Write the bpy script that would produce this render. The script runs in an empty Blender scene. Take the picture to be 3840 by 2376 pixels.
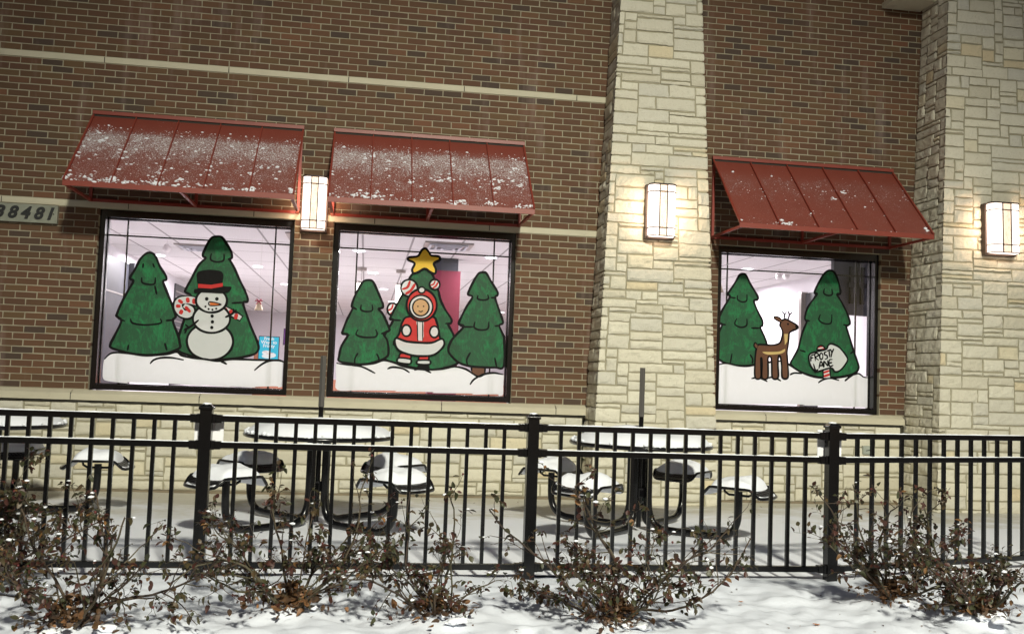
import bpy, bmesh, math, random
from mathutils import Vector, Matrix, noise
from mathutils.geometry import tessellate_polygon
R = math.radians
sc = bpy.context.scene
col = sc.collection
random.seed(7)

# ---------------------------------------------------------------- camera
cam_d = bpy.data.cameras.new("camera")
cam_d.sensor_width = 36.0
cam_d.lens = 33.75
cam_d.clip_start = 0.05
cam_d.clip_end = 400
cam = bpy.data.objects.new("camera", cam_d)
col.objects.link(cam)
p_, w_, r_ = 0.06224144729654382, -0.1493923275152675, 0.036485582543773105
cp, sp, cy, sy, cr, sr = math.cos(p_), math.sin(p_), math.cos(w_), math.sin(w_), math.cos(r_), math.sin(r_)
rt, fw = Vector((cy, sy, 0)), Vector((-sy, cy, 0))
F_ = fw * cp + Vector((0, 0, 1)) * sp
u_ = Vector((0, 0, 1)) * cp - fw * sp
R_ = rt * cr + u_ * sr
U_ = u_ * cr - rt * sr
mw = Matrix((R_, U_, -F_)).transposed().to_4x4()
mw.translation = Vector((2.762, -10.155, 1.278))
cam.matrix_world = mw
sc.camera = cam

# ---------------------------------------------------------------- world (night sky), exposure
world = bpy.data.worlds.new("World")
sc.world = world
world.use_nodes = True
wn = world.node_tree
bg = wn.nodes["Background"]
sky = wn.nodes.new("ShaderNodeTexSky")
sky.sky_type = 'NISHITA'
sky.sun_disc = False
sky.sun_elevation = R(-3.0)
sky.sun_rotation = R(160)
wn.links.new(sky.outputs[0], bg.inputs[0])
bg.inputs[1].default_value = 1.4
sc.view_settings.view_transform = 'Standard'
sc.view_settings.look = 'None'
sc.view_settings.exposure = 0
sc.view_settings.gamma = 1
sc.render.engine = 'CYCLES'
sc.cycles.use_denoising = True
sc.cycles.max_bounces = 8
sc.cycles.diffuse_bounces = 4
sc.cycles.transparent_max_bounces = 16
sc.cycles.caustics_reflective = False
sc.cycles.caustics_refractive = False
sc.cycles.sample_clamp_indirect = 4

def light(name, kind, loc, power, color, parent=None, **kw):
    d = bpy.data.lights.new(name, kind)
    d.energy = power
    d.color = color
    for k, v in kw.items():
        setattr(d, k, v)
    o = bpy.data.objects.new(name, d)
    o.location = loc
    o.parent = parent
    col.objects.link(o)
    return o

LOT_POWER = 17300
LOT_COL = (0.98, 0.955, 0.80)
LAMP_POS = Vector((4.8, -17.2, 9.6))

# ---------------------------------------------------------------- materials
MATS = {}
def nodes_mat(name):
    m = bpy.data.materials.new(name)
    m.use_nodes = True
    nt = m.node_tree
    b = nt.nodes["Principled BSDF"]
    MATS[name] = m
    return m, nt, b

def N(nt, t, **kw):
    n = nt.nodes.new(t)
    for k, v in kw.items():
        if k == 'inp':
            for a, c in v.items():
                n.inputs[a].default_value = c
        else:
            setattr(n, k, v)
    return n

def coords(nt, kind='Object'):
    return N(nt, "ShaderNodeTexCoord").outputs[kind]

def ramp(nt, fac, stops, interp='LINEAR'):
    r = N(nt, "ShaderNodeValToRGB")
    r.color_ramp.interpolation = interp
    e = r.color_ramp.elements
    while len(e) < len(stops):
        e.new(0.5)
    for i, (p, c) in enumerate(stops):
        e[i].position = p
        e[i].color = (c[0], c[1], c[2], 1)
    nt.links.new(fac, r.inputs[0])
    return r.outputs[0]

def noise_tex(nt, scale, detail=4, rough=0.55, vec=None, dist=0.0):
    n = N(nt, "ShaderNodeTexNoise")
    n.inputs["Scale"].default_value = scale
    n.inputs["Detail"].default_value = detail
    n.inputs["Roughness"].default_value = rough
    n.inputs["Distortion"].default_value = dist
    nt.links.new(vec if vec is not None else coords(nt), n.inputs["Vector"])
    return n.outputs["Fac"]

def mixc(nt, fac, a, b, mode='MIX'):
    m = N(nt, "ShaderNodeMix", data_type='RGBA', blend_type=mode)
    for inp, v in ((m.inputs[0], fac), (m.inputs[6], a), (m.inputs[7], b)):
        if isinstance(v, (int, float)):
            inp.default_value = v
        elif isinstance(v, tuple):
            inp.default_value = (v[0], v[1], v[2], 1)
        else:
            nt.links.new(v, inp)
    return m.outputs[2]

def mth(nt, op, a, b=None, c=None):
    m = N(nt, "ShaderNodeMath", operation=op)
    for i, v in enumerate((a, b, c)):
        if v is None:
            continue
        if isinstance(v, (int, float)):
            m.inputs[i].default_value = v
        else:
            nt.links.new(v, m.inputs[i])
    return m.outputs[0]

def bump(nt, b, h, strength=0.5, dist=0.01):
    n = N(nt, "ShaderNodeBump")
    n.inputs["Strength"].default_value = strength
    n.inputs["Distance"].default_value = dist
    nt.links.new(h, n.inputs["Height"])
    nt.links.new(n.outputs[0], b.inputs["Normal"])

def mapping(nt, scale, kind='Object'):
    m = N(nt, "ShaderNodeMapping")
    m.inputs["Scale"].default_value = scale
    nt.links.new(coords(nt, kind), m.inputs[0])
    return m.outputs[0]

def simple(name, colr, rough=0.6, metal=0.0, var=0.15, vscale=6, bs=0.0, bscale=60, spec=0.5):
    m, nt, b = nodes_mat(name)
    f = noise_tex(nt, vscale, 5)
    c = mixc(nt, f, tuple(x * (1 - var) for x in colr), tuple(min(1, x * (1 + var)) for x in colr))
    nt.links.new(c, b.inputs["Base Color"])
    b.inputs["Roughness"].default_value = rough
    b.inputs["Metallic"].default_value = metal
    b.inputs["Specular IOR Level"].default_value = spec
    if bs:
        bump(nt, b, noise_tex(nt, bscale, 4), bs, 0.004)
    return m

def emis(name, colr, strength, rough=0.4):
    m, nt, b = nodes_mat(name)
    b.inputs["Base Color"].default_value = (0.8, 0.8, 0.8, 1)
    b.inputs["Emission Color"].default_value = (colr[0], colr[1], colr[2], 1)
    b.inputs["Emission Strength"].default_value = strength
    b.inputs["Roughness"].default_value = rough
    return m

# brick: each brick its own tone
m, nt, b = nodes_mat("brick")
geo = N(nt, "ShaderNodeNewGeometry")
c = ramp(nt, geo.outputs["Random Per Island"], [
    (0.0, (0.045, 0.033, 0.030)), (0.09, (0.055, 0.037, 0.031)), (0.14, (0.100, 0.044, 0.026)), (0.36, (0.135, 0.056, 0.029)),
    (0.56, (0.098, 0.053, 0.026)), (0.78, (0.150, 0.064, 0.033)), (0.93, (0.140, 0.084, 0.036)), (1.0, (0.200, 0.078, 0.040))])
f1 = noise_tex(nt, 90, 4, 0.7)
c = mixc(nt, mth(nt, 'MULTIPLY', f1, 0.75), c, (0.085, 0.052, 0.028))
big = noise_tex(nt, 0.9, 3)
c = mixc(nt, mth(nt, 'MULTIPLY', mth(nt, 'SUBTRACT', big, 0.4), 0.4), c, (0.17, 0.10, 0.05))
# pale lime stains running down the wall
vst = noise_tex(nt, 1.0, 4, 0.6, mapping(nt, (3.2, 1, 0.55)))
stain = mth(nt, 'MULTIPLY', mth(nt, 'MAXIMUM', mth(nt, 'SUBTRACT', vst, 0.57), 0.0), 2.8)
c = mixc(nt, stain, c, (0.30, 0.22, 0.19))
nt.links.new(c, b.inputs["Base Color"])
b.inputs["Roughness"].default_value = 0.85
bump(nt, b, noise_tex(nt, 160, 5, 0.7), 0.5, 0.003)

m = simple("mortar", (0.35, 0.315, 0.225), 0.95, var=0.22, vscale=5, bs=0.5, bscale=200)
m = simple("stone_mortar", (0.33, 0.305, 0.215), 0.95, var=0.22, vscale=4, bs=0.6, bscale=120)

m, nt, b = nodes_mat("stone")
geo = N(nt, "ShaderNodeNewGeometry")
c = ramp(nt, geo.outputs["Random Per Island"], [
    (0.0, (0.58, 0.545, 0.43)), (0.25, (0.71, 0.675, 0.545)), (0.45, (0.59, 0.575, 0.50)), (0.6, (0.66, 0.63, 0.515)), (0.92, (0.75, 0.72, 0.59)), (0.975, (0.70, 0.62, 0.42)), (1.0, (0.66, 0.54, 0.34))])
f = noise_tex(nt, 7, 6, 0.65, dist=0.6)
c = mixc(nt, mth(nt, 'MULTIPLY', f, 0.5), c, (0.54, 0.50, 0.38))
sp_ = noise_tex(nt, 45, 4, 0.7)
c = mixc(nt, mth(nt, 'MULTIPLY', mth(nt, 'MAXIMUM', mth(nt, 'SUBTRACT', sp_, 0.55), 0.0), 2.0), c, (0.34, 0.29, 0.19))
nt.links.new(c, b.inputs["Base Color"])
b.inputs["Roughness"].default_value = 0.9
h = mth(nt, 'ADD', noise_tex(nt, 14, 6, 0.62, dist=0.5), mth(nt, 'MULTIPLY', noise_tex(nt, 70, 4, 0.6), 0.35))
bump(nt, b, h, 0.55, 0.02)

m, nt, b = nodes_mat("cast_stone")
f = noise_tex(nt, 3.5, 6, 0.6, mapping(nt, (1, 1, 3)))
c = mixc(nt, f, (0.46, 0.425, 0.31), (0.63, 0.59, 0.45))
st = noise_tex(nt, 2.2, 5, 0.7)
c = mixc(nt, mth(nt, 'MULTIPLY', mth(nt, 'MAXIMUM', mth(nt, 'SUBTRACT', st, 0.6), 0.0), 3.0), c, (0.20, 0.18, 0.13))
nt.links.new(c, b.inputs["Base Color"])
b.inputs["Roughness"].default_value = 0.85
bump(nt, b, noise_tex(nt, 120, 4), 0.3, 0.003)

simple("joint", (0.035, 0.032, 0.026), 0.9)
simple("footing", (0.22, 0.18, 0.12), 0.9, var=0.4, vscale=5, bs=0.5)

# clean deep snow; bed copy coloured darker to offset the stronger lamp light there
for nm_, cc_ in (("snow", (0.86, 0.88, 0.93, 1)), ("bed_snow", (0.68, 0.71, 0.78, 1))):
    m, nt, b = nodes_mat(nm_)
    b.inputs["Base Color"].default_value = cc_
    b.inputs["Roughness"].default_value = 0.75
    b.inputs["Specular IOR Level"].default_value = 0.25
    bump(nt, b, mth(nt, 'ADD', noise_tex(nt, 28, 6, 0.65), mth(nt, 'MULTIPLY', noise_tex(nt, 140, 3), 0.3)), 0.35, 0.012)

# patio slab dusted with thin snow, bare in worn patches
m, nt, b = nodes_mat("patio_snow")
obj = coords(nt)
sep = N(nt, "ShaderNodeSeparateXYZ")
nt.links.new(obj, sep.inputs[0])
n1 = noise_tex(nt, 0.85, 5, 0.6, dist=0.8)
n2 = noise_tex(nt, 9, 5, 0.65)
yb = mth(nt, 'MULTIPLY', mth(nt, 'ADD', sep.outputs[1], 1.9), -0.22)
mask = mth(nt, 'ADD', mth(nt, 'ADD', n1, yb), mth(nt, 'MULTIPLY', mth(nt, 'SUBTRACT', n2, 0.5), 0.25))
mk = ramp(nt, mask, [(0.24, (0, 0, 0)), (0.50, (1, 1, 1))])
conc = mixc(nt, noise_tex(nt, 3, 6, 0.7), (0.44, 0.41, 0.32), (0.62, 0.59, 0.50))
speck = noise_tex(nt, 110, 3, 0.7)
conc = mixc(nt, mth(nt, 'MULTIPLY', speck, 0.5), conc, (0.64, 0.63, 0.58))
c = mixc(nt, mk, conc, (0.84, 0.86, 0.92))
nt.links.new(c, b.inputs["Base Color"])
b.inputs["Roughness"].default_value = 0.7
b.inputs["Specular IOR Level"].default_value = 0.3
hh = mth(nt, 'ADD', mth(nt, 'MULTIPLY', mk, 0.5), mth(nt, 'ADD', mth(nt, 'MULTIPLY', n2, 0.25), mth(nt, 'MULTIPLY', speck, 0.12)))
bump(nt, b, hh, 0.4, 0.012)

simple("asphalt", (0.055, 0.055, 0.055), 0.9, var=0.3, vscale=30, bs=0.5)

# red awning metal with a fine dusting of frost
def awning_mat(name, amount):
    m, nt, b = nodes_mat(name)
    f = noise_tex(nt, 5, 5)
    c = mixc(nt, f, (0.175, 0.038, 0.024), (0.230, 0.052, 0.034))
    uv = coords(nt, 'UV')
    su = N(nt, "ShaderNodeSeparateXYZ")
    nt.links.new(uv, su.inputs[0])
    # UV y : 0 at the eave, 1 at the wall; snow starts below the sheltered top
    prof = N(nt, "ShaderNodeFloatCurve") if False else None
    g = ramp(nt, su.outputs[1], [(0.0, (0.25,) * 3), (0.35, (0.32,) * 3), (0.58, (0.52,) * 3), (0.72, (0.50,) * 3), (0.86, (0.05,) * 3), (0.93, (0.0,) * 3)])
    n1 = noise_tex(nt, 88, 4, 0.75, dist=0.4)
    n2 = noise_tex(nt, 7, 4, 0.6)
    n3 = noise_tex(nt, 300, 2, 0.6)
    s = mth(nt, 'ADD', mth(nt, 'ADD', mth(nt, 'MULTIPLY', g, amount), mth(nt, 'MULTIPLY', mth(nt, 'SUBTRACT', n2, 0.5), 0.55)),
            mth(nt, 'ADD', mth(nt, 'MULTIPLY', mth(nt, 'SUBTRACT', n1, 0.5), 2.5), mth(nt, 'MULTIPLY', mth(nt, 'SUBTRACT', n3, 0.5), 0.5)))
    mk = ramp(nt, s, [(0.44, (0, 0, 0)), (0.64, (1, 1, 1))])
    dust = mth(nt, 'MULTIPLY', mth(nt, 'MULTIPLY', g, n3), 0.22 * amount)
    c = mixc(nt, dust, c, (0.75, 0.70, 0.66))
    c = mixc(nt, mth(nt, 'MULTIPLY', mk, 0.78), c, (0.74, 0.72, 0.73))
    nt.links.new(c, b.inputs["Base Color"])
    b.inputs["Roughness"].default_value = 0.5
    bump(nt, b, mk, 0.5, 0.008)
    return m
awning_mat("awning_snowy", 1.0)
awning_mat("awning_dusted", 0.42)
simple("awning_red", (0.225, 0.040, 0.024), 0.45, var=0.12, vscale=8)
simple("frame_red", (0.26, 0.040, 0.026), 0.45, var=0.12, vscale=8)

simple("black_metal", (0.0045, 0.0045, 0.005), 0.2, spec=0.4, metal=0.0, var=0.3, vscale=20, bs=0.1, bscale=120)
simple("window_metal", (0.006, 0.0055, 0.006), 0.22, spec=0.4, var=0.3, vscale=10)
simple("bronze", (0.045, 0.028, 0.024), 0.45, metal=0.3)
simple("pole_grey", (0.085, 0.078, 0.070), 0.7)
simple("sign_white", (0.80, 0.80, 0.82), 0.5, var=0.05)
simple("plate_grey", (0.24, 0.25, 0.20), 0.6, var=0.6, vscale=9, bs=0.2)
simple("number_black", (0.014, 0.015, 0.015), 0.5)
simple("box_grey", (0.35, 0.38, 0.33), 0.5)

# perforated steel : small round holes from the UV map, in metres
m, nt, b = nodes_mat("perforated_metal")
uv = N(nt, "ShaderNodeUVMap")
mp = N(nt, "ShaderNodeMapping")
mp.inputs["Scale"].default_value = (90, 90, 90)
nt.links.new(uv.outputs[0], mp.inputs[0])
su = N(nt, "ShaderNodeSeparateXYZ")
nt.links.new(mp.outputs[0], su.inputs[0])
fx = mth(nt, 'SUBTRACT', mth(nt, 'FRACT', su.outputs[0]), 0.5)
fy = mth(nt, 'SUBTRACT', mth(nt, 'FRACT', su.outputs[1]), 0.5)
d2 = mth(nt, 'ADD', mth(nt, 'MULTIPLY', fx, fx), mth(nt, 'MULTIPLY', fy, fy))
hole = mth(nt, 'LESS_THAN', d2, 0.045)
b.inputs["Base Color"].default_value = (0.006, 0.006, 0.007, 1)
b.inputs["Specular IOR Level"].default_value = 0.3
b.inputs["Roughness"].default_value = 0.4
tr = N(nt, "ShaderNodeBsdfTransparent")
mx = N(nt, "ShaderNodeMixShader")
nt.links.new(hole, mx.inputs[0])
nt.links.new(b.outputs[0], mx.inputs[1])
nt.links.new(tr.outputs[0], mx.inputs[2])
nt.links.new(mx.outputs[0], nt.nodes["Material Output"].inputs[0])

# clear glass
m, nt, b = nodes_mat("glass")
nt.nodes.remove(b)
tr = N(nt, "ShaderNodeBsdfTransparent")
tr.inputs[0].default_value = (0.95, 0.95, 0.96, 1)
gl = N(nt, "ShaderNodeBsdfGlossy")
gl.inputs["Roughness"].default_value = 0.02
lw = N(nt, "ShaderNodeFresnel")
lw.inputs[0].default_value = 1.35
mx = N(nt, "ShaderNodeMixShader")
nt.links.new(lw.outputs[0], mx.inputs[0])
nt.links.new(tr.outputs[0], mx.inputs[1])
nt.links.new(gl.outputs[0], mx.inputs[2])
nt.links.new(mx.outputs[0], nt.nodes["Material Output"].inputs[0])

# window paint: brushed, thin enough for room light to glow through
def paint(name, ca, cb, trans, streak=0.5, sc_=5, thin=None):
    m, nt, b = nodes_mat(name)
    f = noise_tex(nt, sc_, 6, 0.72, mapping(nt, (1.0, 1.0, 1.0)), dist=2.6)
    f2 = noise_tex(nt, sc_ * 7, 4, 0.7, mapping(nt, (1.6, 1, 0.5)), dist=1.4)
    s = ramp(nt, mth(nt, 'ADD', mth(nt, 'MULTIPLY', f, 0.62), mth(nt, 'MULTIPLY', f2, 0.42)), [(0.50, (0, 0, 0)), (0.66, (1, 1, 1))])
    c = mixc(nt, mth(nt, 'MULTIPLY', s, streak), ca, cb)
    nt.links.new(c, b.inputs["Base Color"])
    b.inputs["Roughness"].default_value = 0.6
    if trans:
        t = N(nt, "ShaderNodeBsdfTranslucent")
        nt.links.new(c, t.inputs[0])
        mx = N(nt, "ShaderNodeMixShader")
        if thin:
            nt.links.new(mth(nt, 'ADD', mth(nt, 'MULTIPLY', s, thin), trans), mx.inputs[0])
        else:
            mx.inputs[0].default_value = trans
        nt.links.new(b.outputs[0], mx.inputs[1])
        nt.links.new(t.outputs[0], mx.inputs[2])
        nt.links.new(mx.outputs[0], nt.nodes["Material Output"].inputs[0])
    return m
paint("green", (0.012, 0.082, 0.030), (0.020, 0.240, 0.072), 0.22, 0.85, 3.0, 0.30)
paint("white", (0.86, 0.87, 0.88), (0.89, 0.90, 0.92), 0.30, 0.6, 5)
paint("red", (0.62, 0.018, 0.015), (0.72, 0.04, 0.03), 0.15, 0.6)
paint("gold", (0.80, 0.50, 0.03), (0.86, 0.62, 0.06), 0.15, 0.8, 9)
paint("orange", (0.75, 0.18, 0.03), (0.8, 0.25, 0.05), 0.1, 0.6)
paint("brown", (0.120, 0.045, 0.018), (0.16, 0.06, 0.025), 0.1, 0.6)
paint("tan", (0.62, 0.45, 0.17), (0.68, 0.5, 0.2), 0.1, 0.6)
paint("skin", (0.62, 0.36, 0.17), (0.68, 0.42, 0.2), 0.1, 0.5)
paint("ink", (0.004, 0.004, 0.004), (0.009, 0.009, 0.009), 0.0, 0.5).node_tree.nodes["Principled BSDF"].inputs["Specular IOR Level"].default_value = 0.15

# interior
m, nt, b = nodes_mat("ceiling_tile")
obj = coords(nt)
se = N(nt, "ShaderNodeSeparateXYZ")
nt.links.new(obj, se.inputs[0])
gx = mth(nt, 'ABSOLUTE', mth(nt, 'SUBTRACT', mth(nt, 'FRACT', mth(nt, 'DIVIDE', mth(nt, 'ADD', se.outputs[0], 10.15), 0.61)), 0.5))
gy = mth(nt, 'ABSOLUTE', mth(nt, 'SUBTRACT', mth(nt, 'FRACT', mth(nt, 'DIVIDE', mth(nt, 'ADD', se.outputs[1], 0.0), 1.22)), 0.5))
gl_ = mth(nt, 'MAXIMUM', mth(nt, 'GREATER_THAN', gx, 0.478), mth(nt, 'GREATER_THAN', gy, 0.489))
c = mixc(nt, noise_tex(nt, 90, 4, 0.8), (0.70, 0.665, 0.665), (0.82, 0.785, 0.785))
c = mixc(nt, mth(nt, 'MULTIPLY', gl_, 0.8), c, (0.22, 0.20, 0.20))
nt.links.new(c, b.inputs["Base Color"])
b.inputs["Roughness"].default_value = 0.95
simple("room_wall", (0.80, 0.77, 0.80), 0.9, var=0.04, vscale=3)
simple("room_floor", (0.60, 0.585, 0.58), 0.5, var=0.1, vscale=2)
simple("dark_panel", (0.030, 0.032, 0.042), 0.45, var=0.4, vscale=5)
simple("red_panel", (0.12, 0.008, 0.024), 0.5, var=0.1, vscale=2)
simple("wood", (0.40, 0.16, 0.09), 0.5, var=0.2, vscale=4)
simple("vent_white", (0.62, 0.62, 0.68), 0.5, var=0.05)
emis("downlight", (0.93, 0.93, 1.0), 9.0)
emis("pendant_glow", (1.0, 0.93, 0.80), 4.0)
simple("nickel", (0.35, 0.32, 0.30), 0.3, metal=0.8)
simple("ornament_silver", (0.70, 0.66, 0.66), 0.3, metal=0.3)
simple("bell_gold", (0.72, 0.60, 0.42), 0.35, metal=0.3, bs=0.5, bscale=60)
simple("bow_red", (0.50, 0.03, 0.10), 0.5)
emis("screen_blue", (0.01, 0.52, 0.72), 1.0)
emis("screen_white", (0.9, 0.9, 0.88), 0.95)
emis("screen_purple", (0.14, 0.015, 0.22), 0.9)
emis("screen_red", (0.75, 0.10, 0.08), 0.8)

for k in ('screen_blue', 'screen_purple', 'screen_white', 'screen_red'):
    MATS[k].node_tree.nodes['Principled BSDF'].inputs['Base Color'].default_value = (0.01, 0.01, 0.01, 1)

# wall lamp diffuser
def lampglass(name, base, amber, st, amt):
    m, nt, b = nodes_mat(name)
    f = noise_tex(nt, 55, 4, 0.7, mapping(nt, (1, 1, 0.45)), dist=0.7)
    k = ramp(nt, f, [(0.46, (0, 0, 0)), (0.62, (1, 1, 1))])
    c = mixc(nt, mth(nt, 'MULTIPLY', k, amt), base, amber)
    nt.links.new(c, b.inputs["Emission Color"])
    b.inputs["Emission Strength"].default_value = st
    b.inputs["Base Color"].default_value = (0.8, 0.75, 0.7, 1)
    return m
lampglass("lamp_glass", (1.0, 0.84, 0.74), (1.0, 0.74, 0.58), 2.0, 0.3)
lampglass("lamp_amber", (0.95, 0.66, 0.42), (0.50, 0.24, 0.13), 0.92, 1.0)
emis("lot_lens", (1.0, 0.93, 0.66), 20)

# plants
m, nt, b = nodes_mat("cane")
geo = N(nt, "ShaderNodeNewGeometry")
c = ramp(nt, geo.outputs["Random Per Island"], [(0.0, (0.030, 0.018, 0.012)), (0.5, (0.060, 0.040, 0.024)), (0.8, (0.055, 0.050, 0.026)), (1.0, (0.11, 0.088, 0.058))])
nt.links.new(c, b.inputs["Base Color"])
b.inputs["Roughness"].default_value = 0.75
def leafmat(name, stops):
    m, nt, b = nodes_mat(name)
    geo = N(nt, "ShaderNodeNewGeometry")
    c = ramp(nt, geo.outputs["Random Per Island"], stops)
    c = mixc(nt, mth(nt, 'MULTIPLY', noise_tex(nt, 70, 3), 0.7), c, (0.035, 0.028, 0.014))
    nt.links.new(c, b.inputs["Base Color"])
    b.inputs["Roughness"].default_value = 0.5
    t = N(nt, "ShaderNodeBsdfTranslucent")
    nt.links.new(c, t.inputs[0])
    mx = N(nt, "ShaderNodeMixShader")
    mx.inputs[0].default_value = 0.2
    nt.links.new(b.outputs[0], mx.inputs[1])
    nt.links.new(t.outputs[0], mx.inputs[2])
    nt.links.new(mx.outputs[0], nt.nodes["Material Output"].inputs[0])
leafmat("rose_leaf", [(0.0, (0.060, 0.012, 0.012)), (0.30, (0.090, 0.024, 0.018)), (0.45, (0.038, 0.046, 0.018)), (0.68, (0.058, 0.066, 0.025)), (0.86, (0.095, 0.060, 0.026)), (0.95, (0.13, 0.08, 0.036)), (1.0, (0.32, 0.15, 0.05))])
leafmat("dead_leaf", [(0.0, (0.08, 0.035, 0.016)), (0.5, (0.13, 0.065, 0.028)), (0.85, (0.26, 0.12, 0.05)), (1.0, (0.42, 0.20, 0.08))])
simple("hip_red", (0.10, 0.012, 0.012), 0.5)
simple("maple_leaf", (0.38, 0.15, 0.055), 0.7, var=0.4, vscale=30)

# ---------------------------------------------------------------- mesh helpers
class MB:
    def __init__(s):
        s.v, s.f, s.m, s.uv, s.sm = [], [], [], {}, []
    def face(s, pts, mi=0, uv=None, smooth=False):
        i = len(s.v)
        s.v.extend([tuple(p) for p in pts])
        if uv:
            s.uv[len(s.f)] = uv
        s.f.append(tuple(range(i, i + len(pts))))
        s.m.append(mi)
        s.sm.append(smooth)
    def mesh(s, verts, faces, mi=0, smooth=False, uvs=None):
        i = len(s.v)
        s.v.extend([tuple(p) for p in verts])
        for k, f in enumerate(faces):
            if uvs:
                s.uv[len(s.f)] = [uvs[a] for a in f]
            s.f.append(tuple(a + i for a in f))
            s.m.append(mi)
            s.sm.append(smooth)
    def box(s, a, b, mi=0, bev=0.0):
        x0, y0, z0 = a
        x1, y1, z1 = b
        if bev <= 0:
            v = [(x0, y0, z0), (x1, y0, z0), (x1, y1, z0), (x0, y1, z0), (x0, y0, z1), (x1, y0, z1), (x1, y1, z1), (x0, y1, z1)]
            s.mesh(v, [(0, 3, 2, 1), (4, 5, 6, 7), (0, 1, 5, 4), (1, 2, 6, 5), (2, 3, 7, 6), (3, 0, 4, 7)], mi)
            return
        bm = bmesh.new()
        r = bmesh.ops.create_cube(bm, size=1)
        for q in bm.verts:
            q.co = Vector(((x0 + x1) / 2 + q.co.x * (x1 - x0), (y0 + y1) / 2 + q.co.y * (y1 - y0), (z0 + z1) / 2 + q.co.z * (z1 - z0)))
        bmesh.ops.bevel(bm, geom=bm.edges[:], offset=bev, segments=2, affect='EDGES', profile=0.6)
        bm.verts.ensure_lookup_table()
        s.mesh([q.co for q in bm.verts], [tuple(q.index for q in f.verts) for f in bm.faces], mi)
        bm.free()
    def tube(s, pts, r, n=8, mi=0, cap=True):
        pts = [Vector(p) for p in pts]
        rs = r if isinstance(r, (list, tuple)) else [r] * len(pts)
        vs, prev = [], None
        for k, p in enumerate(pts):
            t = (pts[min(k + 1, len(pts) - 1)] - pts[max(k - 1, 0)]).normalized()
            if prev is None:
                a = Vector((0, 0, 1)) if abs(t.z) < 0.9 else Vector((1, 0, 0))
                e1 = t.cross(a).normalized()
            else:
                e1 = (prev - t * prev.dot(t)).normalized()
            prev = e1
            e2 = t.cross(e1)
            for j in range(n):
                g = 2 * math.pi * j / n
                vs.append(p + (e1 * math.cos(g) + e2 * math.sin(g)) * rs[k])
        fs = []
        for k in range(len(pts) - 1):
            for j in range(n):
                a, c = k * n + j, k * n + (j + 1) % n
                fs.append((a, c, c + n, a + n))
        s.mesh(vs, fs, mi, True)
        if cap:
            L = (len(pts) - 1) * n
            s.mesh(vs[:n], [tuple(reversed(range(n)))], mi)
            s.mesh(vs[L:], [tuple(range(n))], mi)
    def blob(s, c, rx, ry, rz, seed=0, sub=2, amp=0.25, mi=0, freq=1.5):
        bm = bmesh.new()
        bmesh.ops.create_icosphere(bm, subdivisions=sub, radius=1)
        off = Vector((seed * 3.1, seed * 1.7, seed * 0.9))
        for q in bm.verts:
            k = 1 + amp * noise.noise(q.co * freq + off)
            q.co = Vector((c[0] + q.co.x * rx * k, c[1] + q.co.y * ry * k, c[2] + q.co.z * rz * k))
        bm.verts.ensure_lookup_table()
        s.mesh([q.co for q in bm.verts], [tuple(q.index for q in f.verts) for f in bm.faces], mi, True)
        bm.free()
    def build(s, name, mats, parent=None, loc=None):
        me = bpy.data.meshes.new(name)
        me.from_pydata(s.v, [], s.f)
        for mm in mats:
            me.materials.append(MATS[mm])
        me.polygons.foreach_set("material_index", s.m)
        me.polygons.foreach_set("use_smooth", s.sm)
        if s.uv:
            ul = me.uv_layers.new(name="UVMap")
            for fi, uv in s.uv.items():
                ls = me.polygons[fi].loop_start
                for k, q in enumerate(uv):
                    ul.data[ls + k].uv = q
        me.update()
        o = bpy.data.objects.new(name, me)
        if loc:
            o.location = loc
        o.parent = parent
        col.objects.link(o)
        return o

def tag(o, label=None, cat=None, group=None, kind=None):
    if label: o["label"] = label
    if cat: o["category"] = cat
    if group: o["group"] = group
    if kind: o["kind"] = kind
    return o

def empty(name, loc=(0, 0, 0), label=None, cat=None, group=None, rz=0):
    o = bpy.data.objects.new(name, None)
    o.empty_display_size = 0.2
    o.location = loc
    o.rotation_euler = (0, 0, rz)
    col.objects.link(o)
    return tag(o, label, cat, group)

def copy_tree(o, parent=None):
    c = o.copy()
    col.objects.link(c)
    c.parent = parent
    for ch in list(o.children):
        copy_tree(ch, c)
    return c

def text_mesh(body, size, shear=0.0, bold=0.0, extrude=0.0, spacing=1.0, align='CENTER', line=1.0):
    cu = bpy.data.curves.new("text", 'FONT')
    cu.body = body
    cu.size = size
    cu.shear = shear
    cu.offset = bold
    cu.extrude = extrude
    cu.space_character = spacing
    cu.space_line = line
    cu.align_x = align
    cu.align_y = 'CENTER'
    t = bpy.data.objects.new("text", cu)
    col.objects.link(t)
    dg = bpy.context.evaluated_depsgraph_get()
    dg.update()
    me = bpy.data.meshes.new_from_object(t.evaluated_get(dg))
    vs = [v.co.copy() for v in me.vertices]
    fs = [tuple(p.vertices) for p in me.polygons]
    bpy.data.objects.remove(t)
    bpy.data.curves.remove(cu)
    bpy.data.meshes.remove(me)
    return vs, fs

# ---------------------------------------------------------------- ground
def patio_z(y):
    return 0.023 * max(0.0, -y) if y > -4.42 else 0.101

mb = MB()
nx, ny = 150, 48
X0, X1, Y0, Y1 = -7.0, 17.0, -4.44, 0.3
vs = []
for j in range(ny + 1):
    for i in range(nx + 1):
        x = X0 + (X1 - X0) * i / nx
        y = Y0 + (Y1 - Y0) * j / ny
        vs.append((x, y, patio_z(y) + 0.006 * noise.noise(Vector((x * 1.3, y * 1.3, 0)))))
mb.mesh(vs, [(j * (nx + 1) + i, j * (nx + 1) + i + 1, (j + 1) * (nx + 1) + i + 1, (j + 1) * (nx + 1) + i) for j in range(ny) for i in range(nx)], 0, True)
tag(mb.build("patio", ["patio_snow"]), kind="structure")

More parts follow.
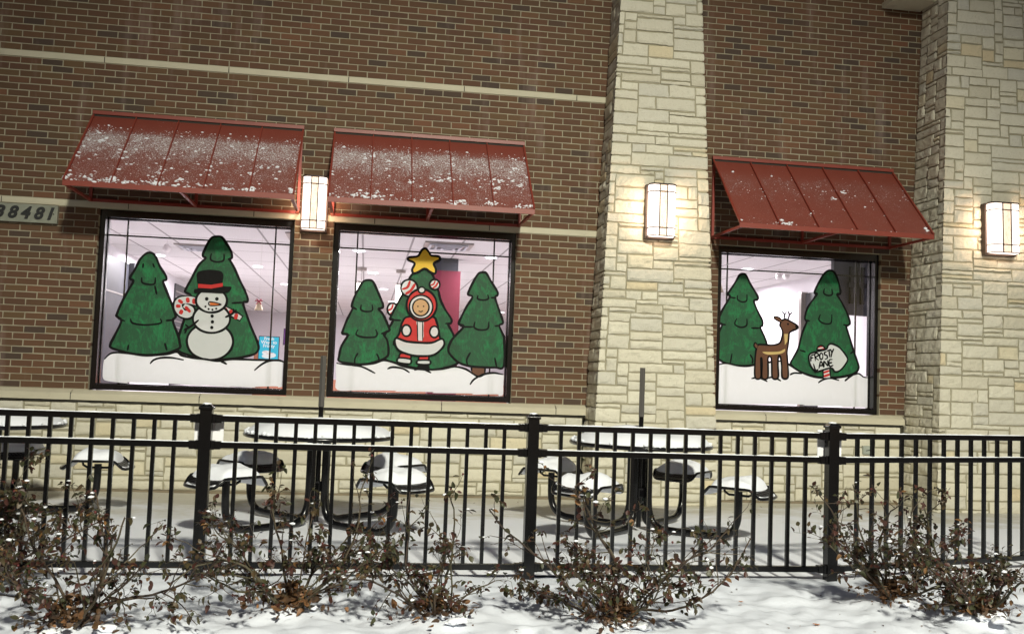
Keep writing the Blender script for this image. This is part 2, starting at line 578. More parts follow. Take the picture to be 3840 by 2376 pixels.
BUSH = [  # x, y, height, spread, canes, seed, leafiness, lean
    (1.57, -5.72, 0.34, 0.80, 9, 3, 0.55, 0.0), (2.47, -5.46, 0.42, 0.74, 11, 11, 0.75, 0.05), (3.15, -5.52, 0.40, 0.74, 9, 23, 0.62, -0.03),
    (3.99, -5.68, 0.40, 0.85, 12, 31, 0.75, 0.0), (5.92, -5.58, 0.46, 0.74, 12, 47, 0.8, 0.15), (5.66, -5.22, 0.40, 0.70, 10, 59, 0.65, -0.1), (0.86, -4.98, 0.50, 0.52, 15, 67, 1.35, 0.15)]
EXTRA = {3: ((5, 22, 0.75), (-8, 35, 0.6), (185, 30, 0.7), (160, 50, 0.55)), 11: ((10, 12, 0.7), (175, 25, 0.5)), 23: ((170, 30, 0.6), (40, 60, 0.55)),
    31: ((3, 14, 0.85), (10, 28, 0.7), (182, 20, 0.8), (95, 78, 0.72), (70, 74, 0.66)), 47: ((170, 40, 0.7),), 59: ((178, 28, 0.75), (150, 55, 0.6), (190, 45, 0.6)), 67: ((0, 45, 0.6), (80, 70, 0.6))}
def bed_z(x, y):
    t = min(1.0, max(0.0, (-4.42 - y) / 0.12))
    z = 0.098 + 0.012 * t
    k = 0.035 * noise.noise(Vector((x * 1.1, y * 1.1, 3))) + 0.030 * noise.noise(Vector((x * 3.4, y * 3.4, 7)))
    k += 0.023 * noise.noise(Vector((x * 9, y * 9, 1))) + 0.004 * noise.noise(Vector((x * 22, y * 22, 5)))
    f = min(1.0, max(0.0, (-4.66 - y) / 0.3))
    z += k * (0.25 + 0.75 * f)
    for bx, by, *_ in BUSH:
        d = math.hypot(x - bx, y - by)
        z += 0.045 * math.exp(-(d / 0.16) ** 2) * f
    # boot prints
    for fx, fy, fa in ((3.55, -5.75, 1.2), (2.05, -5.78, 0.8)):
        dx, dy = x - fx, y - fy
        a = dx * math.cos(fa) + dy * math.sin(fa)
        b_ = -dx * math.sin(fa) + dy * math.cos(fa)
        q = (a / 0.14) ** 2 + (b_ / 0.06) ** 2
        z += -0.035 * math.exp(-q ** 2) + 0.010 * math.exp(-((math.sqrt(q) - 1.3) / 0.3) ** 2)
    return z
mb = MB()
X0, X1, Y0, Y1, st = -1.2, 8.4, -6.9, -4.42, 0.022
nx, ny = int((X1 - X0) / st), int((Y1 - Y0) / st)
vs = [(X0 + (X1 - X0) * i / nx, Y0 + (Y1 - Y0) * j / ny, bed_z(X0 + (X1 - X0) * i / nx, Y0 + (Y1 - Y0) * j / ny)) for j in range(ny + 1) for i in range(nx + 1)]
mb.mesh(vs, [(j * (nx + 1) + i, j * (nx + 1) + i + 1, (j + 1) * (nx + 1) + i + 1, (j + 1) * (nx + 1) + i) for j in range(ny) for i in range(nx)], 0, True)
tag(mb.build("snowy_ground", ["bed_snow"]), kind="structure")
mb = MB()
for a, b_ in (((-40, -6.9), (-1.2, -4.42)), ((8.4, -6.9), (50, -4.42))):
    mb.face([(a[0], a[1], 0.10), (b_[0], a[1], 0.10), (b_[0], b_[1], 0.10), (a[0], b_[1], 0.10)])
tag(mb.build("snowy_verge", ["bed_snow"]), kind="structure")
mb = MB()
mb.face([(-60, -60, -0.06), (70, -60, -0.06), (70, -6.8, -0.06), (-60, -6.8, -0.06)])
mb.face([(-60, -6.8, -0.06), (70, -6.8, -0.06), (70, 40, -0.06), (-60, 40, -0.06)])
tag(mb.build("parking_lot", ["asphalt"]), kind="structure")

# ---------------------------------------------------------------- building
bld = empty("restaurant_building", (4, 0, 0), "brick restaurant front with pale stone pillars and three painted windows", "building")
bld.location = (0, 0, 0)
C_ = 0.0677
BW = 0.2032
WIN = [(0.03, 1.97), (2.37, 4.31), (6.59, 8.53)]
WZ0, WZ1 = 1.0, 2.828
TOPZ = 6.3

# brick walls
rb = random.Random(5)
mb = MB()
def brick(x0, x1, z0, z1, y=0.0, depth=0.006, left_deep=False, right_deep=False):
    j = 0.0022
    h = 0.005
    a, b_ = x0 + h, x1 - h
    c, d = z0 + h, z1 - h
    yy = y + rb.uniform(-0.0014, 0.0014)
    q = [(a + rb.uniform(-j, j), c + rb.uniform(-j, j)), (b_ + rb.uniform(-j, j), c + rb.uniform(-j, j)), (b_ + rb.uniform(-j, j), d + rb.uniform(-j, j)), (a + rb.uniform(-j, j), d + rb.uniform(-j, j))]
    ins = 0.0022
    cx, cz = (a + b_) / 2, (c + d) / 2
    fr = [(p[0] + (ins if p[0] < cx else -ins), yy, p[1] + (ins if p[1] < cz else -ins)) for p in q]
    mid = [(p[0], yy + 0.003, p[1]) for p in q]
    bk = [(p[0], yy + (0.11 if ((left_deep and p[0] < cx) or (right_deep and p[0] > cx)) else 0.012), p[1]) for p in q]
    fs = [(0, 1, 2, 3)] + [(k + 4, (k + 1) % 4 + 4, (k + 1) % 4, k) for k in range(4)] + [(k + 8, (k + 1) % 4 + 8, (k + 1) % 4 + 4, k + 4) for k in range(4)]
    mb.mesh(fr + mid + bk, fs, 0)

def bricks(xa, xb, course_lo, course_hi, skip=()):
    for n in range(course_lo, course_hi):
        if n in skip:
            continue
        z0, z1 = 1.0 + n * C_, 1.0 + (n + 1) * C_
        off = (0.0 if n % 2 == 0 else 0.5) * BW
        edges = [(xa, xb)]
        if z0 < WZ1 - 0.01 and z1 > WZ0 + 0.01:
            e2 = []
            for (a, b_) in edges:
                cur = a
                for (wa, wb) in WIN:
                    if wb <= a or wa >= b_:
                        continue
                    e2.append((cur, wa))
                    cur = wb
                e2.append((cur, b_))
            edges = [e for e in e2 if e[1] - e[0] > 0.02]
        for (a, b_) in edges:
            k = math.floor((a - off) / BW)
            x = off + k * BW
            while x < b_ - 0.004:
                s, e = max(x, a), min(x + BW, b_)
                if e - s > 0.03:
                    ld = any(abs(s - w[1]) < 1e-4 for w in WIN)
                    rd = any(abs(e - w[0]) < 1e-4 for w in WIN)
                    brick(s - (0.004 if ld else 0), e + (0.004 if rd else 0), z0, z1, left_deep=ld, right_deep=rd)
                x += BW
def slab(xa, xb, za, zb, y=0.0045, th=0.14):
    mb.box((xa, y, za), (xb, y + th, zb), 1)
ntop = int((TOPZ - 1.0) / C_)
bricks(-4.0, 5.36, 0, ntop, skip=(27, 49))
bricks(6.05, 9.05, 0, ntop)
# mortar slab cells around the openings
for (a, b_) in ((-4.0, 0.03), (1.97, 2.37), (4.31, 5.36), (6.05, 6.59), (8.53, 9.05)):
    slab(a, b_, 0.98, 2.828)
for (a, b_) in ((-4.0, 5.36), (6.05, 9.05)):
    slab(a, b_, 2.828, TOPZ)
# run of bricks under the openings' heads is the lintel band; the third window has a soldier of plain brick
mb.build("brick_wall", ["brick", "mortar"], bld)

# window wall behind: closes the room
mb = MB()
for (a, b_, z0, z1) in ((-4.0, 0.03, -0.05, 2.95), (1.97, 2.37, -0.05, 2.95), (4.31, 6.59, -0.05, 2.95), (8.53, 12, -0.05, 2.95), (0.03, 1.97, -0.05, 0.985), (2.37, 4.31, -0.05, 0.985), (6.59, 8.53, -0.05, 0.985),
                        (0.03, 1.97, 2.84, 2.95), (2.37, 4.31, 2.84, 2.95), (6.59, 8.53, 2.84, 2.95)):
    mb.box((a, 0.15, z0), (b_, 0.30, z1))
mb.build("inner_wall", ["room_wall"], bld)

# cast stone bands (joints every 1.226 m) and sills
def band(name, xa, xb, z0, z1, yf, joints, parent=bld, slope=False, yb=0.05):
    mb = MB()
    xs = [xa] + [j for j in joints if xa + 0.05 < j < xb - 0.05] + [xb]
    for i in range(len(xs) - 1):
        a, b_ = xs[i] + (0.004 if i else 0), xs[i + 1] - (0.004 if i < len(xs) - 2 else 0)
        if slope:
            zt = z0 + (z1 - z0) * 0.55
            prof = [(yb, z0), (yf, z0), (yf, zt), (yf + 0.012, zt + 0.012), (0.0, z1 - 0.003), (yb, z1 - 0.003)]
            n = len(prof)
            vs = [(a, p[0], p[1]) for p in prof] + [(b_, p[0], p[1]) for p in prof]
            fs = [(k, k + n, (k + 1) % n + n, (k + 1) % n) for k in range(n)] + [tuple(range(n)), tuple(reversed(range(n, 2 * n)))]
            mb.mesh(vs, fs, 0)
        else:
            mb.box((a, yf, z0), (b_, yb, z1), 0, 0.002)
        if i:
            mb.box((xs[i] - 0.0045, yf + 0.006, z0 + 0.003), (xs[i] + 0.0045, yb - 0.003, z1 - (0.03 if slope else 0.003)), 1)
    return mb.build(name, ["cast_stone", "joint"], parent)
band("stone_band", -4.0, 5.3, 1.0 + 49 * C_ + 0.004, 1.0 + 50 * C_ - 0.003, -0.006, [-2.45, -1.23, -0.01, 1.22, 2.45, 3.68, 4.92])
band("stone_band", -4.0, 5.25, 1.0 + 27 * C_ + 0.004, 1.0 + 28 * C_ - 0.003, -0.006, [-2.1, -0.9, 0.31, 1.55, 2.79, 4.01])
band("window_sill", -4.0, 5.125, 0.895, 0.998, -0.075, [-2.6, -1.35, -0.11, 1.12, 2.34, 3.57, 4.79], slope=True)
band("window_sill", 6.40, 8.80, 0.895, 0.998, -0.075, [7.15], slope=True)
mb = MB()
mb.box((-4.0, -0.055, 0.878), (5.11, 0.10, 0.895), 0)
mb.box((6.40, -0.055, 0.878), (8.79, 0.10, 0.895), 0)
mb.build("sill_joint", ["joint"], bld)

# ---- coursed rubble stone
rs_ = random.Random(21)
def fill_grid(nu, nv, seed, wmin=3, wmax=9):
    g = [[0] * nu for _ in range(nv)]
    r = random.Random(seed)
    out = []
    for v in range(nv):
        u = 0
        while u < nu:
            if g[v][u]:
                u += 1
                continue
            h = r.choices([1, 2, 3], [0.15, 0.42, 0.43])[0]
            w = r.randint(wmin, wmax) if h > 1 else r.randint(wmin + 1, wmax)
            h = min(h, nv - v)
            k = 0
            while k < w and u + k < nu and not g[v][u + k]:
                k += 1
            w = k
            # avoid leaving a thin sliver at the end of the gap
            rem = 0
            while u + w + rem < nu and not g[v][u + w + rem]:
                rem += 1
                if rem > 1: break
            if rem == 1:
                w += 1
            ok = False
            while not ok and h > 1:
                ok = all(not g[v + a][u + b_] for a in range(h) for b_ in range(w))
                if not ok: h -= 1
            for a in range(h):
                for b_ in range(w):
                    g[v + a][u + b_] = 1
            out.append((u, v, w, h))
            u += w
    return out

def stone_block(mb, P, u0, u1, v0, v1, rough, seed, wrapL=False, wrapR=False):
    """P(u,v,d) -> point, d = distance out of the face"""
    jt = 0.0090
    a = u0 + (0 if wrapL else jt) ; b_ = u1 - (0 if wrapR else jt)
    c, d = v0 + jt, v1 - jt
    if b_ - a < 0.02 or d - c < 0.012:
        return
    nu = max(3, int((b_ - a) / 0.035) + 1)
    nv = max(3, int((d - c) / 0.028) + 1)
    r = random.Random(seed)
    j = [r.uniform(-0.007, 0.014) for _ in range(8)]
    base = 0.013 + r.uniform(-0.005, 0.010)
    idx, vs = {}, []
    so = Vector((seed * 0.37 % 50, seed * 0.11 % 50, 0))
    for q in range(nv + 1):
        for p in range(nu + 1):
            s, t = p / nu, q / nv
            # perimeter rounding
            uu = a + (b_ - a) * s
            vv = c + (d - c) * t
            ex = 0.0095 * noise.noise(Vector((uu * 10, vv * 14, seed * 0.7)))
            ez = 0.0095 * noise.noise(Vector((vv * 10 + 9, uu * 14, seed * 0.7)))
            if not ((p == 0 and wrapL) or (p == nu and wrapR)):
                uu += ex + (j[0] if p == 0 else 0) * (1 - t) - (j[1] if p == nu else 0) * t
            vv += ez + (j[2] if q == 0 else 0) * s - (j[3] if q == nv else 0) * (1 - s)
            hgt = base + rough * (noise.noise(so + Vector((uu * 9, vv * 12, 0))) * 0.8 + 0.5 * noise.noise(so + Vector((uu * 24, vv * 24, 4))))
            hgt = max(0.006, hgt)
            edge = (q in (0, nv)) or (p == 0 and not wrapL) or (p == nu and not wrapR)
            if edge:
                hgt *= 0.62
            if (p == 0 and wrapL) or (p == nu and wrapR):
                hgt = 0.018 if not edge else 0.010
            vs.append(P(uu, vv, hgt))
    ring = [(p, 0) for p in range(nu)] + [(nu, q) for q in range(nv)] + [(p, nv) for p in range(nu, 0, -1)] + [(0, q) for q in range(nv, 0, -1)]
    W = nu + 1
    fs = [(q * W + p, q * W + p + 1, (q + 1) * W + p + 1, (q + 1) * W + p) for q in range(nv) for p in range(nu)]
    n0 = len(vs)
    rv = []
    for (p, q) in ring:
        uu = a + (b_ - a) * p / nu
        vv = c + (d - c) * q / nv
        rv.append(P(uu, vv, -0.001))
    vs += rv
    L = len(ring)
    for k in range(L):
        p, q = ring[k]
        p2, q2 = ring[(k + 1) % L]
        if (p == 0 and p2 == 0 and wrapL) or (p == nu and p2 == nu and wrapR):
            continue
        fs.append((n0 + k, n0 + (k + 1) % L, q2 * W + p2, q * W + p))
    mb.mesh(vs, fs, 0, False)

def flat_stone_wall(name, xa, xb, z0, z1, y, seed, rough=0.006):
    mb = MB()
    UU, VV = 0.062, 0.0475
    nu, nv = round((xb - xa) / UU), round((z1 - z0) / VV)
    du, dv = (xb - xa) / nu, (z1 - z0) / nv
    P = lambda u, v, d: Vector((xa + u, y - d, z0 + v))
    for k, (u, v, w, h) in enumerate(fill_grid(nu, nv, seed)):
        stone_block(mb, P, u * du, (u + w) * du, v * dv, (v + h) * dv, rough, seed * 1000 + k)
    mb.box((xa, y, z0), (xb, y + 0.08, z1), 1)
    return mb.build(name, ["stone", "stone_mortar"], bld)
flat_stone_wall("stone_base", -3.4, 5.09, 0.02, 0.872, -0.028, 4)
flat_stone_wall("stone_base", 6.40, 8.77, 0.02, 0.872, -0.028, 9)

def pillar(name, XL, XR, YF, seed, label, UU=0.062):
    """XL, XR, YF are functions of z; faces left, front, right with shared courses"""
    mb = MB()
    VV = 0.0475
    H = TOPZ
    nv = round(H / VV)
    dv = H / nv
    dep = -YF(1.0)
    wid = XR(1.0) - XL(1.0)
    nL, nF, nR = round(dep / UU), round(wid / UU), round(dep / UU)
    def P_left(u, v, d):     # u 0..1 from wall to corner
        return Vector((XL(v) - d, YF(v) * u, v))
    def P_front(u, v, d):
        return Vector((XL(v) + (XR(v) - XL(v)) * u, YF(v) - d, v))
    def P_right(u, v, d):
        return Vector((XR(v) + d, YF(v) * (1 - u), v))
    cells = fill_grid(nL + nF + nR, nv, seed)
    k = 0
    for (u, v, w, h) in cells:
        for (lo, hi, P, size) in ((0, nL, P_left, dep), (nL, nL + nF, P_front, wid), (nL + nF, nL + nF + nR, P_right, dep)):
            a, b_ = max(u, lo), min(u + w, hi)
            if b_ <= a:
                continue
            n = hi - lo
            cL = (a == lo and lo > 0)
            cR = (b_ == hi and hi < nL + nF + nR)
            du = size / n
            PP = (lambda P, size: lambda uu, vv, d: P(uu / size, vv, d))(P, size)
            k += 1
            # corner blocks reach past the arris so that both faces meet
            u0 = (a - lo) * du - (0.016 if cL else 0)
            u1 = (b_ - lo) * du + (0.016 if cR else 0)
            stone_block(mb, PP, u0, u1, v * dv, (v + h) * dv, 0.016 if v * dv < 3.5 else 0.008, seed * 1000 + k, wrapL=cL, wrapR=cR)
    # mortar core
    zs = [0, 1.5, 3, 4.5, TOPZ]
    for i in range(len(zs) - 1):
        a, b_ = zs[i], zs[i + 1]
        mb.face([(XL(a), YF(a), a), (XR(a), YF(a), a), (XR(b_), YF(b_), b_), (XL(b_), YF(b_), b_)], 1)
        mb.face([(XL(a), 0.1, a), (XL(a), YF(a), a), (XL(b_), YF(b_), b_), (XL(b_), 0.1, b_)], 1)
        mb.face([(XR(a), YF(a), a), (XR(a), 0.1, a), (XR(b_), 0.1, b_), (XR(b_), YF(b_), b_)], 1)
    o = mb.build(name, ["stone", "stone_mortar"], bld)
    o["label"] = label
    return o
P1Y = lambda z: -0.49 + 0.02 * z
P2Y = lambda z: -0.71 + 0.035 * z
pillar("stone_pillar", lambda z: 5.105 + 0.035 * z, lambda z: 6.445 - 0.05 * z, P1Y, 3, "middle stone pillar narrowing towards the top")
pillar("stone_pillar", lambda z: 8.80 + 0.037 * z, lambda z: 10.9 - 0.05 * z, P2Y, 6, "wide stone pillar at the right end")

# footing strip, roof, end ledge
mb = MB()
mb.box((-4.0, -0.085, -0.05), (5.04, 0.0, 0.022), 0)
mb.box((6.50, -0.085, -0.05), (8.72, 0.0, 0.024), 0)
mb.build("footing", ["footing"], bld)
mb = MB()
mb.box((8.50, -0.34, 5.70), (8.98, 0.10, 5.76), 0, 0.004)
mb.box((6.1, -0.20, 5.86), (8.95, 0.10, 5.93), 1, 0.004)
mb.build("ledge", ["cast_stone", "awning_red"], bld)
mb = MB()
mb.box((-4.0, 0.14, TOPZ), (11, 19, TOPZ + 0.15))
mb.box((-4.2, 0.30, -0.05), (-4.0, 19, TOPZ)); mb.box((-4.0, 18.85, -0.05), (11, 19, TOPZ)); mb.box((10.9, 0.30, -0.05), (11.1, 19, TOPZ))
mb.box((-4.0, 0.1445, 2.96), (10.9, 0.30, TOPZ))
mb.build("roof", ["footing"], bld)

# ---------------------------------------------------------------- room behind the windows
mb = MB(); mb.box((-0.8, 0.30, -0.05), (9.15, 18.5, 0.0)); mb.build("floor", ["room_floor"], bld)
ceil_mb = MB(); ceil_mb.box((-0.8, 0.30, 2.90), (9.15, 18.5, 2.94)); ceiling = ceil_mb.build("ceiling", ["ceiling_tile"], bld)
mb = MB()
mb.box((-0.95, 0.30, 0.0), (-0.8, 18.5, 2.9)); mb.box((9.15, 0.30, 0.0), (9.3, 18.5, 2.9)); mb.box((-0.8, 18.5, 0.0), (9.15, 18.65, 2.9))
mb.build("room_wall", ["room_wall"], bld)
mb = MB()   # tiled column with red wrap
mb.box((3.62, 3.16, 0.0), (4.02, 3.56, 2.72), 0, 0.004); mb.box((3.655, 3.195, 2.72), (3.985, 3.525, 2.898), 1)
mb.box((3.615, 3.155, 1.62), (4.025, 3.565, 1.63), 1)
mb.build("interior_column", ["red_panel", "dark_panel"], bld)
mb = MB()   # dark side windows of the room
mb.box((-0.8, 3.4, 0.9), (-0.775, 4.75, 2.74), 0); mb.box((-0.775, 4.75, 0.9), (-0.70, 4.88, 2.76), 0); mb.box((-0.775, 3.4, 2.25), (-0.765, 4.75, 2.27), 1)
mb.build("interior_window", ["dark_panel", "nickel"], bld)
mb = MB(); mb.box((-0.8, 8.3, 0.9), (-0.775, 9.7, 2.78), 0)
for k in range(14):
    mb.box((-0.775, 8.35, 1.2 + k * 0.11), (-0.768, 9.65, 1.22 + k * 0.11), 1)
mb.build("interior_window", ["dark_panel", "nickel"], bld)
mb = MB(); mb.box((9.12, 2.75, 0.9), (9.149, 3.12, 2.66), 0); mb.box((9.05, 3.12, 0.9), (9.149, 3.2, 2.68), 1)
mb.build("interior_window", ["dark_panel", "nickel"], bld)
mb = MB(); mb.box((-0.3, 17.2, 0.0), (0.05, 17.5, 2.05), 0, 0.01); mb.build("door_frame", ["wood"], bld)
mb = MB(); mb.box((0.3, 13.5, 0.0), (6.5, 14.1, 1.05), 0, 0.01); mb.build("counter", ["wood"], bld)
# recessed lights and vents set in the ceiling
LIGHTS = [(-0.35, 4.75), (0.98, 5.64), (1.16, 8.72), (2.61, 2.87), (4.40, 2.84), (2.82, 5.72), (3.05, 8.73), (3.29, 11.92), (6.1, 13.85), (7.98, 2.57), (8.60, 4.40), (6.2, 5.8), (1.0, 2.0), (6.3, 2.2), (5.0, 10.5), (-0.1, 7.0), (1.0, 12.5), (0.8, 16.0), (4.0, 16.0)]
for (x, y) in LIGHTS[:11]:
    mb = MB()
    n = 20
    ring = [(x + 0.075 * math.cos(2 * math.pi * k / n), y + 0.075 * math.sin(2 * math.pi * k / n), 2.889) for k in range(n)]
    out = [(x + 0.098 * math.cos(2 * math.pi * k / n), y + 0.098 * math.sin(2 * math.pi * k / n), 2.886) for k in range(n)]
    mb.face(list(reversed(ring)), 0)
    mb.mesh(ring + out, [(k, k + n, (k + 1) % n + n, (k + 1) % n) for k in range(n)], 1)
    mb.build("ceiling_light", ["downlight", "vent_white"], ceiling)
for (x, y) in LIGHTS:
    light("room_light", 'AREA', (x, y, 2.87), 50, (1.0, 0.95, 0.98), shape='DISK', size=0.3)  # those past the modelled fixtures are added lamps that brighten the room
for (x0, y0, w, d) in ((3.42, 1.55, 0.60, 0.60), (0.15, 3.15, 0.6, 0.6), (1.75, 1.45, 0.6, 0.6), (1.2, 9.4, 0.6, 0.6)):
    mb = MB()
    mb.box((x0, y0, 2.880), (x0 + w, y0 + d, 2.898), 0)
    for k in range(3):
        q = 0.06 + k * 0.075
        zz = 2.875 - k * 0.008
        for a, b_ in (((x0 + q, y0 + q), (x0 + w - q, y0 + q + 0.03)), ((x0 + q, y0 + d - q - 0.03), (x0 + w - q, y0 + d - q)), ((x0 + q, y0 + q + 0.03), (x0 + q + 0.03, y0 + d - q - 0.03)), ((x0 + w - q - 0.03, y0 + q + 0.03), (x0 + w - q, y0 + d - q - 0.03))):
            mb.box((a[0], a[1], zz - 0.012), (b_[0], b_[1], zz + 0.004), 1)
    mb.build("air_vent", ["nickel", "vent_white"], ceiling)

